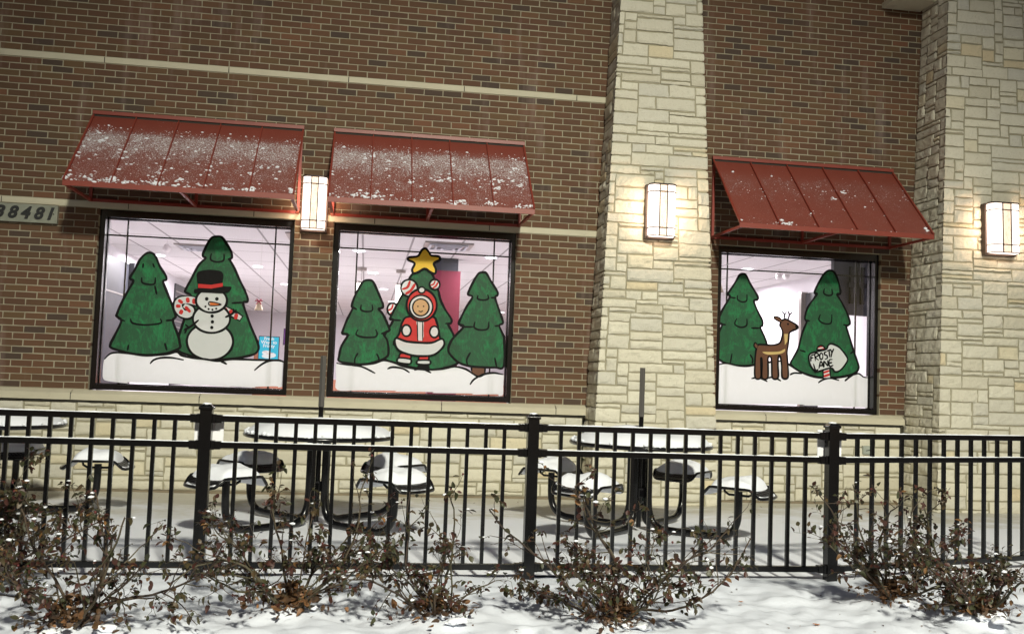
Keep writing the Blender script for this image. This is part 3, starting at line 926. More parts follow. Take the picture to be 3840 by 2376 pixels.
# ---------------------------------------------------------------- windows with the painted scenes
PAINT = [
 [
  ('painted_tree', 'tall green painted tree behind the snowman', [
   ('f','green',[(1.175,2.63),(1.221,2.62),(1.269,2.558),(1.318,2.481),(1.331,2.415),(1.31,2.393),(1.36,2.309),(1.417,2.192),(1.474,2.088),(1.511,2.003),(1.509,1.959),(1.469,1.948),(1.507,1.836),(1.559,1.706),(1.616,1.589),(1.65,1.497),(1.637,1.443),(1.587,1.408),(1.435,1.369),(1.308,1.351),(1.117,1.344),(0.989,1.371),(0.86,1.412),(0.794,1.469),(0.839,1.569),(0.891,1.769),(0.942,1.982),(0.885,2.03),(0.884,2.059),(0.932,2.167),(1.0,2.317),(1.064,2.393),(1.04,2.412),(1.041,2.452),(1.077,2.547),(1.118,2.614)]),
   ('l','ink',[(1.175,2.63),(1.221,2.62),(1.269,2.558),(1.318,2.481),(1.331,2.415),(1.31,2.393),(1.36,2.309),(1.417,2.192),(1.474,2.088),(1.511,2.003),(1.509,1.959),(1.469,1.948),(1.507,1.836),(1.559,1.706),(1.616,1.589),(1.65,1.497),(1.637,1.443),(1.587,1.408),(1.435,1.369),(1.308,1.351),(1.117,1.344),(0.989,1.371),(0.86,1.412),(0.794,1.469),(0.839,1.569),(0.891,1.769),(0.942,1.982),(0.885,2.03),(0.884,2.059),(0.932,2.167),(1.0,2.317),(1.064,2.393),(1.04,2.412),(1.041,2.452),(1.077,2.547),(1.118,2.614)],0.0257,1),
   ('l','ink',[(1.121,2.45),(1.118,2.383),(1.177,2.361),(1.246,2.381),(1.249,2.45)],0.0193,0),
   ('l','ink',[(1.31,2.393),(1.29,2.399)],0.0193,0),
   ('l','ink',[(1.353,1.938),(1.469,1.952)],0.0193,0),
   ('l','ink',[(0.928,2.008),(0.889,2.026)],0.0193,0),
  ]),
  ('painted_tree', 'broad green painted tree left of the snowman', [
   ('f','green',[(0.494,2.421),(0.539,2.413),(0.573,2.373),(0.616,2.283),(0.677,2.194),(0.686,2.148),(0.656,2.129),(0.7,2.023),(0.757,1.894),(0.799,1.784),(0.79,1.757),(0.773,1.737),(0.795,1.672),(0.839,1.569),(0.855,1.504),(0.858,1.452),(0.76,1.402),(0.636,1.375),(0.487,1.365),(0.336,1.385),(0.191,1.424),(0.177,1.463),(0.214,1.555),(0.268,1.701),(0.228,1.745),(0.22,1.771),(0.268,1.91),(0.323,2.031),(0.362,2.118),(0.336,2.136),(0.33,2.162),(0.373,2.243),(0.411,2.338),(0.452,2.393)]),
   ('l','ink',[(0.494,2.421),(0.539,2.413),(0.573,2.373),(0.616,2.283),(0.677,2.194),(0.686,2.148),(0.656,2.129),(0.7,2.023),(0.757,1.894),(0.799,1.784),(0.79,1.757),(0.773,1.737),(0.795,1.672),(0.839,1.569),(0.855,1.504),(0.858,1.452),(0.76,1.402),(0.636,1.375),(0.487,1.365),(0.336,1.385),(0.191,1.424),(0.177,1.463),(0.214,1.555),(0.268,1.701),(0.228,1.745),(0.22,1.771),(0.268,1.91),(0.323,2.031),(0.362,2.118),(0.336,2.136),(0.33,2.162),(0.373,2.243),(0.411,2.338),(0.452,2.393)],0.0257,1),
   ('l','ink',[(0.443,2.162),(0.45,2.109),(0.507,2.093),(0.572,2.102),(0.576,2.168)],0.0193,0),
   ('l','ink',[(0.359,1.731),(0.381,1.687),(0.506,1.673),(0.655,1.699),(0.65,1.744)],0.0193,0),
   ('l','ink',[(0.704,1.727),(0.791,1.738)],0.0193,0),
   ('l','ink',[(0.235,1.726),(0.305,1.705)],0.0193,0),
   ('l','ink',[(0.708,1.498),(0.734,1.42)],0.0193,0),
   ('l','ink',[(0.347,1.405),(0.354,1.464)],0.0193,0),
   ('l','ink',[(0.451,2.307),(0.447,2.258)],0.0193,0),
   ('l','ink',[(0.545,2.312),(0.562,2.267)],0.0193,0),
   ('l','ink',[(0.367,2.127),(0.339,2.137)],0.0193,0),
   ('l','ink',[(0.577,2.083),(0.601,1.992)],0.0193,0),
  ]),
  ('painted_candy_cane', 'red and white striped cane slung behind the snowman', [
   ('l','ink',[(0.878,1.893),(0.95,1.85),(0.927,1.803),(0.863,1.813),(0.822,1.871),(0.831,1.931),(0.906,1.951),(0.996,1.938),(1.138,1.899),(1.293,1.866),(1.465,1.781)],0.1146,0),
   ('l','white',[(0.878,1.893),(0.95,1.85),(0.927,1.803),(0.863,1.813),(0.822,1.871),(0.831,1.931),(0.906,1.951),(0.996,1.938),(1.138,1.899),(1.293,1.866),(1.455,1.785)],0.0751,0),
   ('l','red',[(0.891,1.881),(0.945,1.824)],0.0356,0),
   ('l','red',[(0.861,1.846),(0.845,1.799)],0.0356,0),
   ('l','red',[(0.798,1.883),(0.844,1.882)],0.0356,0),
   ('l','red',[(0.818,1.947),(0.864,1.915)],0.0356,0),
   ('l','red',[(0.907,1.975),(0.918,1.923)],0.0356,0),
   ('l','red',[(0.975,1.968),(0.978,1.911)],0.0356,0),
   ('l','red',[(1.298,1.887),(1.295,1.833)],0.0356,0),
   ('l','red',[(1.351,1.869),(1.347,1.809)],0.0356,0),
   ('l','red',[(1.41,1.832),(1.401,1.772)],0.0356,0),
  ]),
  ('painted_snowman', 'round three ball snowman with a black top hat', [
   ('f','white',[(1.39,1.539),(1.387,1.499),(1.374,1.461),(1.351,1.425),(1.321,1.394),(1.283,1.369),(1.239,1.351),(1.192,1.341),(1.144,1.339),(1.096,1.346),(1.051,1.36),(1.011,1.382),(0.977,1.41),(0.951,1.444),(0.935,1.481),(0.927,1.52),(0.93,1.56),(0.943,1.598),(0.965,1.634),(0.996,1.665),(1.033,1.69),(1.077,1.708),(1.123,1.719),(1.172,1.721),(1.22,1.714),(1.265,1.7),(1.305,1.678),(1.34,1.65),(1.366,1.616),(1.383,1.579)]),
   ('l','ink',[(1.39,1.539),(1.387,1.499),(1.374,1.461),(1.351,1.425),(1.321,1.394),(1.283,1.369),(1.239,1.351),(1.192,1.341),(1.144,1.339),(1.096,1.346),(1.051,1.36),(1.011,1.382),(0.977,1.41),(0.951,1.444),(0.935,1.481),(0.927,1.52),(0.93,1.56),(0.943,1.598),(0.965,1.634),(0.996,1.665),(1.033,1.69),(1.077,1.708),(1.123,1.719),(1.172,1.721),(1.22,1.714),(1.265,1.7),(1.305,1.678),(1.34,1.65),(1.366,1.616),(1.383,1.579)],0.0237,1),
   ('f','white',[(1.347,1.776),(1.344,1.743),(1.332,1.711),(1.311,1.682),(1.283,1.657),(1.248,1.638),(1.209,1.625),(1.168,1.62),(1.127,1.622),(1.087,1.631),(1.051,1.647),(1.02,1.669),(0.997,1.696),(0.981,1.727),(0.975,1.759),(0.978,1.792),(0.99,1.824),(1.01,1.853),(1.038,1.878),(1.072,1.897),(1.111,1.91),(1.152,1.915),(1.194,1.914),(1.234,1.905),(1.27,1.889),(1.301,1.867),(1.325,1.839),(1.34,1.809)]),
   ('l','ink',[(1.347,1.776),(1.344,1.743),(1.332,1.711),(1.311,1.682),(1.283,1.657),(1.248,1.638),(1.209,1.625),(1.168,1.62),(1.127,1.622),(1.087,1.631),(1.051,1.647),(1.02,1.669),(0.997,1.696),(0.981,1.727),(0.975,1.759),(0.978,1.792),(0.99,1.824),(1.01,1.853),(1.038,1.878),(1.072,1.897),(1.111,1.91),(1.152,1.915),(1.194,1.914),(1.234,1.905),(1.27,1.889),(1.301,1.867),(1.325,1.839),(1.34,1.809)],0.0237,1),
   ('f','white',[(1.306,1.963),(1.303,1.935),(1.293,1.908),(1.276,1.883),(1.252,1.863),(1.224,1.846),(1.191,1.836),(1.157,1.831),(1.122,1.832),(1.089,1.84),(1.059,1.854),(1.033,1.872),(1.013,1.895),(1.0,1.92),(0.995,1.948),(0.997,1.976),(1.007,2.002),(1.025,2.027),(1.048,2.048),(1.077,2.064),(1.109,2.075),(1.143,2.08),(1.178,2.078),(1.212,2.071),(1.242,2.057),(1.268,2.039),(1.288,2.016),(1.301,1.99)]),
   ('l','ink',[(1.306,1.963),(1.303,1.935),(1.293,1.908),(1.276,1.883),(1.252,1.863),(1.224,1.846),(1.191,1.836),(1.157,1.831),(1.122,1.832),(1.089,1.84),(1.059,1.854),(1.033,1.872),(1.013,1.895),(1.0,1.92),(0.995,1.948),(0.997,1.976),(1.007,2.002),(1.025,2.027),(1.048,2.048),(1.077,2.064),(1.109,2.075),(1.143,2.08),(1.178,2.078),(1.212,2.071),(1.242,2.057),(1.268,2.039),(1.288,2.016),(1.301,1.99)],0.0237,1),
   ('l','ink',[(1.034,1.749),(0.959,1.679),(0.892,1.637)],0.0237,0),
   ('l','ink',[(0.941,1.665),(0.901,1.697)],0.0178,0),
   ('l','ink',[(0.922,1.654),(0.902,1.604)],0.0178,0),
   ('l','ink',[(1.297,1.787),(1.36,1.823),(1.408,1.872)],0.0237,0),
   ('l','ink',[(1.372,1.833),(1.379,1.884)],0.0178,0),
   ('l','ink',[(1.378,1.844),(1.429,1.843)],0.0178,0),
   ('f','ink',[(1.12,1.971),(1.119,1.965),(1.117,1.96),(1.113,1.956),(1.109,1.953),(1.103,1.952),(1.098,1.952),(1.092,1.955),(1.088,1.959),(1.085,1.964),(1.084,1.969),(1.085,1.975),(1.087,1.98),(1.091,1.985),(1.096,1.987),(1.101,1.989),(1.107,1.988),(1.112,1.986),(1.116,1.982),(1.119,1.977)]),
   ('f','ink',[(1.222,1.976),(1.221,1.97),(1.219,1.965),(1.215,1.961),(1.211,1.958),(1.205,1.956),(1.199,1.957),(1.194,1.96),(1.19,1.963),(1.187,1.968),(1.186,1.974),(1.187,1.98),(1.189,1.985),(1.193,1.989),(1.198,1.992),(1.203,1.994),(1.209,1.993),(1.214,1.991),(1.218,1.987),(1.221,1.982)]),
   ('f','orange',[(1.136,1.941),(1.252,1.918),(1.14,1.902)]),
   ('l','ink',[(1.136,1.941),(1.252,1.918),(1.14,1.902)],0.0119,1),
   ('f','ink',[(1.104,1.891),(1.104,1.887),(1.102,1.884),(1.1,1.882),(1.097,1.88),(1.094,1.88),(1.091,1.88),(1.088,1.881),(1.086,1.884),(1.084,1.886),(1.084,1.89),(1.084,1.893),(1.085,1.896),(1.087,1.898),(1.09,1.9),(1.093,1.901),(1.096,1.9),(1.099,1.899),(1.102,1.897),(1.103,1.894)]),
   ('f','ink',[(1.137,1.866),(1.137,1.862),(1.135,1.859),(1.133,1.857),(1.131,1.855),(1.127,1.855),(1.124,1.855),(1.121,1.856),(1.119,1.859),(1.117,1.862),(1.117,1.865),(1.117,1.868),(1.118,1.871),(1.12,1.874),(1.123,1.875),(1.126,1.876),(1.13,1.875),(1.132,1.874),(1.135,1.872),(1.136,1.869)]),
   ('f','ink',[(1.176,1.861),(1.175,1.858),(1.174,1.855),(1.172,1.852),(1.169,1.851),(1.166,1.85),(1.163,1.85),(1.16,1.852),(1.158,1.854),(1.156,1.857),(1.155,1.86),(1.156,1.863),(1.157,1.866),(1.159,1.869),(1.162,1.87),(1.165,1.871),(1.168,1.871),(1.171,1.869),(1.173,1.867),(1.175,1.864)]),
   ('f','ink',[(1.213,1.873),(1.213,1.87),(1.212,1.867),(1.21,1.865),(1.207,1.863),(1.204,1.862),(1.201,1.863),(1.198,1.864),(1.195,1.866),(1.194,1.869),(1.193,1.872),(1.193,1.876),(1.195,1.879),(1.197,1.881),(1.199,1.883),(1.203,1.883),(1.206,1.883),(1.209,1.882),(1.211,1.879),(1.213,1.877)]),
   ('f','ink',[(1.183,1.795),(1.183,1.79),(1.18,1.785),(1.177,1.781),(1.172,1.778),(1.167,1.777),(1.162,1.778),(1.157,1.78),(1.154,1.784),(1.151,1.788),(1.15,1.794),(1.15,1.799),(1.153,1.804),(1.156,1.808),(1.16,1.81),(1.166,1.811),(1.171,1.811),(1.175,1.809),(1.179,1.805),(1.182,1.8)]),
   ('f','ink',[(1.189,1.736),(1.188,1.73),(1.186,1.726),(1.183,1.722),(1.178,1.719),(1.173,1.718),(1.168,1.718),(1.163,1.721),(1.159,1.724),(1.157,1.729),(1.156,1.734),(1.156,1.74),(1.158,1.744),(1.162,1.748),(1.166,1.751),(1.171,1.752),(1.176,1.752),(1.181,1.749),(1.185,1.746),(1.188,1.741)]),
   ('f','ink',[(1.186,1.676),(1.185,1.671),(1.183,1.666),(1.18,1.662),(1.175,1.659),(1.17,1.658),(1.165,1.659),(1.16,1.661),(1.156,1.665),(1.154,1.669),(1.153,1.675),(1.153,1.68),(1.155,1.685),(1.159,1.689),(1.163,1.691),(1.168,1.693),(1.173,1.692),(1.178,1.69),(1.182,1.686),(1.185,1.681)]),
   ('f','ink',[(0.973,2.063),(1.007,2.078),(0.993,2.17),(0.992,2.236),(1.054,2.266),(1.143,2.275),(1.233,2.262),(1.259,2.211),(1.257,2.117),(1.342,2.108),(1.328,2.061),(1.258,2.035),(1.143,2.034),(1.041,2.033),(0.978,2.026)]),
   ('f','red',[(1.009,2.121),(1.139,2.118),(1.255,2.144),(1.257,2.107),(1.141,2.079),(1.011,2.081)]),
  ]),
  ('painted_snow_bank', 'white painted snow bank under the snowman', [
   ('f','white',[(0.13,1.305),(0.177,1.359),(0.237,1.378),(0.361,1.377),(0.537,1.358),(0.736,1.381),(0.835,1.409),(0.887,1.374),(0.99,1.354),(1.117,1.346),(1.245,1.331),(1.372,1.353),(1.5,1.358),(1.628,1.357),(1.758,1.358),(1.861,1.363),(1.924,1.346),(1.931,1.216),(1.926,1.102),(1.875,1.081),(1.849,1.091),(1.643,1.079),(1.63,1.07),(1.386,1.077),(1.374,1.066),(1.131,1.081),(1.107,1.07),(0.879,1.079),(0.628,1.083),(0.379,1.081),(0.367,1.07),(0.193,1.085),(0.136,1.105),(0.123,1.176)]),
   ('l','ink',[(0.13,1.305),(0.177,1.359),(0.237,1.378),(0.361,1.377),(0.537,1.358),(0.736,1.381),(0.835,1.409),(0.887,1.374),(0.99,1.354),(1.117,1.346),(1.245,1.331),(1.372,1.353),(1.5,1.358),(1.628,1.357),(1.758,1.358),(1.861,1.363),(1.924,1.346)],0.0217,0),
   ('l','ink',[(0.579,1.277),(0.614,1.318),(0.688,1.343),(0.788,1.347),(0.909,1.329)],0.0217,0),
   ('l','ink',[(1.621,1.247),(1.683,1.306),(1.758,1.349),(1.861,1.362),(1.921,1.345)],0.0217,0),
   ('l','ink',[(1.27,1.336),(1.342,1.302)],0.0217,0),
  ]),
 ],
 [
  ('painted_bauble', 'striped bauble half hidden at the left tree edge', [
   ('f','white',[(3.079,1.955),(3.077,1.934),(3.07,1.915),(3.058,1.899),(3.043,1.889),(3.025,1.884),(3.008,1.887),(2.992,1.896),(2.978,1.91),(2.97,1.929),(2.966,1.95),(2.968,1.971),(2.975,1.99),(2.987,2.006),(3.002,2.016),(3.019,2.02),(3.037,2.018),(3.053,2.009),(3.066,1.995),(3.075,1.976)]),
   ('l','red',[(2.975,1.94),(3.011,1.959),(3.025,2.01)],0.0183,0),
   ('l','red',[(2.999,1.902),(3.035,1.933),(3.06,1.988)],0.0199,0),
   ('l','ink',[(3.079,1.955),(3.077,1.934),(3.07,1.915),(3.058,1.899),(3.043,1.889),(3.025,1.884),(3.008,1.887),(2.992,1.896),(2.978,1.91),(2.97,1.929),(2.966,1.95),(2.968,1.971),(2.975,1.99),(2.987,2.006),(3.002,2.016),(3.019,2.02),(3.037,2.018),(3.053,2.009),(3.066,1.995),(3.075,1.976)],0.0217,1),
  ]),
  ('painted_tree', 'middle green painted tree with the star on top', [
   ('f','green',[(3.34,2.402),(3.409,2.371),(3.453,2.305),(3.499,2.183),(3.531,2.075),(3.59,1.968),(3.656,1.875),(3.651,1.831),(3.624,1.816),(3.683,1.711),(3.73,1.576),(3.776,1.455),(3.757,1.42),(3.71,1.384),(3.602,1.346),(3.467,1.324),(3.33,1.332),(3.222,1.345),(3.086,1.367),(2.976,1.41),(2.906,1.489),(2.897,1.542),(2.939,1.652),(3.032,1.833),(3.0,1.845),(3.024,1.914),(3.083,2.04),(3.146,2.166),(3.194,2.305),(3.259,2.377)]),
   ('l','ink',[(3.34,2.402),(3.409,2.371),(3.453,2.305),(3.499,2.183),(3.531,2.075),(3.59,1.968),(3.656,1.875),(3.651,1.831),(3.624,1.816),(3.683,1.711),(3.73,1.576),(3.776,1.455),(3.757,1.42),(3.71,1.384),(3.602,1.346),(3.467,1.324),(3.33,1.332),(3.222,1.345),(3.086,1.367),(2.976,1.41),(2.906,1.489),(2.897,1.542),(2.939,1.652),(3.032,1.833),(3.0,1.845),(3.024,1.914),(3.083,2.04),(3.146,2.166),(3.194,2.305),(3.259,2.377)],0.0257,1),
   ('l','ink',[(3.011,1.839),(3.119,1.837)],0.0193,0),
   ('l','ink',[(3.589,1.824),(3.651,1.831)],0.0193,0),
  ]),
  ('painted_tree', 'short green painted tree at the left of the middle window', [
   ('f','green',[(2.744,2.252),(2.798,2.241),(2.842,2.164),(2.886,2.071),(2.916,2.005),(2.915,1.964),(2.874,1.948),(2.921,1.896),(2.988,1.763),(2.996,1.723),(2.937,1.686),(2.981,1.614),(2.999,1.492),(2.975,1.437),(2.87,1.386),(2.738,1.354),(2.605,1.356),(2.485,1.378),(2.482,1.431),(2.503,1.54),(2.564,1.657),(2.511,1.668),(2.507,1.695),(2.544,1.811),(2.598,1.935),(2.59,1.969),(2.612,2.058),(2.661,2.169),(2.698,2.232)]),
   ('l','ink',[(2.744,2.252),(2.798,2.241),(2.842,2.164),(2.886,2.071),(2.916,2.005),(2.915,1.964),(2.874,1.948),(2.921,1.896),(2.988,1.763),(2.996,1.723),(2.937,1.686),(2.981,1.614),(2.999,1.492),(2.975,1.437),(2.87,1.386),(2.738,1.354),(2.605,1.356),(2.485,1.378),(2.482,1.431),(2.503,1.54),(2.564,1.657),(2.511,1.668),(2.507,1.695),(2.544,1.811),(2.598,1.935),(2.59,1.969),(2.612,2.058),(2.661,2.169),(2.698,2.232)],0.0257,1),
   ('l','ink',[(2.689,1.987),(2.688,1.933),(2.739,1.915),(2.806,1.929),(2.803,1.992)],0.0193,0),
   ('l','ink',[(2.668,1.722),(2.65,1.667),(2.725,1.641),(2.845,1.648),(2.87,1.683),(2.852,1.73)],0.0193,0),
   ('l','ink',[(2.679,1.473),(2.649,1.411),(2.651,1.357)],0.0193,0),
   ('l','ink',[(2.873,1.474),(2.898,1.427),(2.894,1.394)],0.0193,0),
   ('l','ink',[(2.511,1.668),(2.584,1.654)],0.0193,0),
   ('l','ink',[(2.91,1.685),(2.977,1.708)],0.0193,0),
   ('l','ink',[(2.59,1.962),(2.645,1.931)],0.0193,0),
  ]),
  ('painted_trunk', 'brown trunk of the right painted tree', [
   ('f','brown',[(3.889,1.377),(4.044,1.383),(4.041,1.307),(3.976,1.267),(3.898,1.316)]),
   ('l','ink',[(3.889,1.391),(3.897,1.323)],0.0198,0),
   ('l','ink',[(4.043,1.397),(4.041,1.307)],0.0198,0),
  ]),
  ('painted_tree', 'pointed green painted tree at the right of the middle window', [
   ('f','green',[(3.974,2.398),(4.016,2.389),(4.068,2.309),(4.142,2.201),(4.147,2.16),(4.123,2.131),(4.155,2.036),(4.209,1.9),(4.215,1.852),(4.179,1.829),(4.222,1.734),(4.238,1.68),(4.243,1.39),(4.152,1.373),(4.014,1.371),(3.875,1.377),(3.764,1.407),(3.679,1.472),(3.635,1.545),(3.672,1.656),(3.79,1.798),(3.741,1.824),(3.746,1.865),(3.809,2.006),(3.874,2.122),(3.831,2.145),(3.827,2.172),(3.868,2.271),(3.926,2.378)]),
   ('l','ink',[(3.974,2.398),(4.016,2.389),(4.068,2.309),(4.142,2.201),(4.147,2.16),(4.123,2.131),(4.155,2.036),(4.209,1.9),(4.215,1.852),(4.179,1.829),(4.222,1.734),(4.238,1.68),(4.243,1.39),(4.152,1.373),(4.014,1.371),(3.875,1.377),(3.764,1.407),(3.679,1.472),(3.635,1.545),(3.672,1.656),(3.79,1.798),(3.741,1.824),(3.746,1.865),(3.809,2.006),(3.874,2.122),(3.831,2.145),(3.827,2.172),(3.868,2.271),(3.926,2.378)],0.0257,1),
   ('l','ink',[(3.935,2.15),(3.932,2.108),(3.992,2.097),(4.047,2.114),(4.039,2.162)],0.0193,0),
   ('l','ink',[(3.912,1.859),(3.907,1.797),(3.97,1.772),(4.053,1.789),(4.064,1.866)],0.0193,0),
   ('l','ink',[(3.741,1.817),(3.79,1.798),(3.9,1.803)],0.0193,0),
   ('l','ink',[(3.876,1.527),(3.838,1.444),(3.854,1.383)],0.0193,0),
   ('l','ink',[(4.141,1.483),(4.166,1.381)],0.0193,0),
   ('l','ink',[(4.075,2.126),(4.126,2.131)],0.0193,0),
   ('l','ink',[(4.128,1.82),(4.191,1.83)],0.0193,0),
  ]),
  ('painted_bauble', 'large striped bauble left of the tree top', [
   ('f','white',[(3.278,2.193),(3.274,2.165),(3.263,2.139),(3.244,2.118),(3.219,2.104),(3.192,2.098),(3.164,2.101),(3.139,2.113),(3.118,2.132),(3.104,2.156),(3.099,2.184),(3.102,2.212),(3.114,2.238),(3.132,2.259),(3.157,2.273),(3.184,2.279),(3.212,2.276),(3.238,2.264),(3.258,2.245),(3.272,2.221)]),
   ('l','red',[(3.113,2.171),(3.17,2.197),(3.194,2.266)],0.0287,0),
   ('l','red',[(3.151,2.122),(3.207,2.162),(3.249,2.237)],0.0313,0),
   ('l','ink',[(3.278,2.193),(3.274,2.165),(3.263,2.139),(3.244,2.118),(3.219,2.104),(3.192,2.098),(3.164,2.101),(3.139,2.113),(3.118,2.132),(3.104,2.156),(3.099,2.184),(3.102,2.212),(3.114,2.238),(3.132,2.259),(3.157,2.273),(3.184,2.279),(3.212,2.276),(3.238,2.264),(3.258,2.245),(3.272,2.221)],0.0217,1),
  ]),
  ('painted_bauble', 'small striped bauble right of the tree top', [
   ('f','white',[(3.515,2.242),(3.513,2.225),(3.506,2.209),(3.494,2.196),(3.479,2.188),(3.462,2.184),(3.445,2.186),(3.43,2.193),(3.417,2.205),(3.409,2.22),(3.405,2.236),(3.407,2.254),(3.415,2.269),(3.426,2.282),(3.441,2.291),(3.458,2.294),(3.475,2.292),(3.49,2.285),(3.503,2.274),(3.511,2.259)]),
   ('l','red',[(3.414,2.229),(3.449,2.244),(3.464,2.286)],0.0174,0),
   ('l','red',[(3.437,2.198),(3.472,2.223),(3.497,2.269)],0.019,0),
   ('l','ink',[(3.515,2.242),(3.513,2.225),(3.506,2.209),(3.494,2.196),(3.479,2.188),(3.462,2.184),(3.445,2.186),(3.43,2.193),(3.417,2.205),(3.409,2.22),(3.405,2.236),(3.407,2.254),(3.415,2.269),(3.426,2.282),(3.441,2.291),(3.458,2.294),(3.475,2.292),(3.49,2.285),(3.503,2.274),(3.511,2.259)],0.0217,1),
  ]),
  ('painted_star', 'yellow star on the middle painted tree', [
   ('f','gold',[(3.344,2.623),(3.384,2.584),(3.409,2.551),(3.491,2.544),(3.502,2.507),(3.442,2.467),(3.466,2.402),(3.458,2.357),(3.409,2.369),(3.347,2.403),(3.28,2.365),(3.23,2.348),(3.211,2.388),(3.235,2.456),(3.166,2.485),(3.175,2.517),(3.266,2.536),(3.304,2.6)]),
   ('l','ink',[(3.344,2.623),(3.384,2.584),(3.409,2.551),(3.491,2.544),(3.502,2.507),(3.442,2.467),(3.466,2.402),(3.458,2.357),(3.409,2.369),(3.347,2.403),(3.28,2.365),(3.23,2.348),(3.211,2.388),(3.235,2.456),(3.166,2.489),(3.175,2.517),(3.266,2.536),(3.304,2.6)],0.0257,1),
  ]),
  ('painted_figure', 'bundled up figure in a red coat with white trim and black boots', [
   ('f','ink',[(3.112,1.375),(3.207,1.378),(3.228,1.345),(3.209,1.318),(3.121,1.321),(3.103,1.347)]),
   ('f','ink',[(3.322,1.376),(3.423,1.38),(3.445,1.347),(3.426,1.322),(3.331,1.322),(3.309,1.348)]),
   ('f','red',[(3.128,1.484),(3.232,1.481),(3.225,1.42),(3.123,1.43)]),
   ('l','ink',[(3.128,1.484),(3.232,1.481),(3.225,1.42),(3.123,1.43)],0.0178,1),
   ('f','red',[(3.332,1.465),(3.42,1.468),(3.419,1.421),(3.33,1.417)]),
   ('l','ink',[(3.332,1.465),(3.42,1.468),(3.419,1.421),(3.33,1.417)],0.0178,1),
   ('f','white',[(3.11,1.436),(3.234,1.427),(3.231,1.379),(3.101,1.391)]),
   ('l','ink',[(3.11,1.436),(3.234,1.427),(3.231,1.379),(3.101,1.391)],0.0178,1),
   ('f','white',[(3.316,1.417),(3.438,1.421),(3.437,1.38),(3.312,1.38)]),
   ('l','ink',[(3.316,1.417),(3.438,1.421),(3.437,1.38),(3.312,1.38)],0.0178,1),
   ('f','red',[(3.199,1.881),(3.443,1.893),(3.5,1.827),(3.541,1.664),(3.565,1.583),(3.077,1.563),(3.105,1.7),(3.133,1.824)]),
   ('l','ink',[(3.199,1.881),(3.443,1.893),(3.5,1.827),(3.541,1.664),(3.565,1.583),(3.077,1.563),(3.105,1.7),(3.133,1.824)],0.0237,1),
   ('f','white',[(3.074,1.645),(3.183,1.615),(3.319,1.607),(3.455,1.613),(3.562,1.658),(3.589,1.598),(3.54,1.528),(3.46,1.477),(3.325,1.465),(3.216,1.477),(3.106,1.517),(3.063,1.59)]),
   ('l','ink',[(3.074,1.645),(3.183,1.615),(3.319,1.607),(3.455,1.613),(3.562,1.658),(3.589,1.598),(3.54,1.528),(3.46,1.477),(3.325,1.465),(3.216,1.477),(3.106,1.517),(3.063,1.59)],0.0237,1),
   ('l','white',[(3.315,1.859),(3.326,1.764),(3.331,1.628)],0.0711,0),
   ('l','ink',[(3.288,1.845),(3.302,1.627)],0.0138,0),
   ('l','ink',[(3.347,1.847),(3.356,1.629)],0.0138,0),
   ('f','white',[(3.227,1.733),(3.225,1.714),(3.219,1.697),(3.209,1.683),(3.195,1.674),(3.181,1.671),(3.165,1.673),(3.151,1.681),(3.14,1.694),(3.133,1.71),(3.129,1.729),(3.131,1.747),(3.137,1.764),(3.147,1.778),(3.16,1.787),(3.175,1.79),(3.191,1.788),(3.204,1.78),(3.216,1.767),(3.223,1.751)]),
   ('l','ink',[(3.227,1.733),(3.225,1.714),(3.219,1.697),(3.209,1.683),(3.195,1.674),(3.181,1.671),(3.165,1.673),(3.151,1.681),(3.14,1.694),(3.133,1.71),(3.129,1.729),(3.131,1.747),(3.137,1.764),(3.147,1.778),(3.16,1.787),(3.175,1.79),(3.191,1.788),(3.204,1.78),(3.216,1.767),(3.223,1.751)],0.0198,1),
   ('f','white',[(3.526,1.732),(3.524,1.713),(3.518,1.696),(3.508,1.683),(3.495,1.673),(3.48,1.67),(3.464,1.672),(3.45,1.68),(3.439,1.693),(3.431,1.709),(3.428,1.728),(3.43,1.746),(3.436,1.763),(3.446,1.777),(3.46,1.786),(3.475,1.79),(3.49,1.788),(3.504,1.78),(3.515,1.767),(3.523,1.75)]),
   ('l','ink',[(3.526,1.732),(3.524,1.713),(3.518,1.696),(3.508,1.683),(3.495,1.673),(3.48,1.67),(3.464,1.672),(3.45,1.68),(3.439,1.693),(3.431,1.709),(3.428,1.728),(3.43,1.746),(3.436,1.763),(3.446,1.777),(3.46,1.786),(3.475,1.79),(3.49,1.788),(3.504,1.78),(3.515,1.767),(3.523,1.75)],0.0198,1),
   ('f','red',[(3.49,2.018),(3.488,1.982),(3.479,1.948),(3.463,1.916),(3.442,1.889),(3.415,1.866),(3.385,1.85),(3.353,1.842),(3.319,1.84),(3.286,1.846),(3.255,1.859),(3.227,1.879),(3.204,1.904),(3.186,1.934),(3.174,1.968),(3.169,2.003),(3.171,2.039),(3.18,2.073),(3.195,2.105),(3.216,2.132),(3.243,2.155),(3.273,2.171),(3.305,2.18),(3.339,2.181),(3.372,2.176),(3.403,2.163),(3.431,2.143),(3.455,2.117),(3.473,2.087),(3.485,2.054)]),
   ('l','ink',[(3.49,2.018),(3.488,1.982),(3.479,1.948),(3.463,1.916),(3.442,1.889),(3.415,1.866),(3.385,1.85),(3.353,1.842),(3.319,1.84),(3.286,1.846),(3.255,1.859),(3.227,1.879),(3.204,1.904),(3.186,1.934),(3.174,1.968),(3.169,2.003),(3.171,2.039),(3.18,2.073),(3.195,2.105),(3.216,2.132),(3.243,2.155),(3.273,2.171),(3.305,2.18),(3.339,2.181),(3.372,2.176),(3.403,2.163),(3.431,2.143),(3.455,2.117),(3.473,2.087),(3.485,2.054)],0.0237,1),
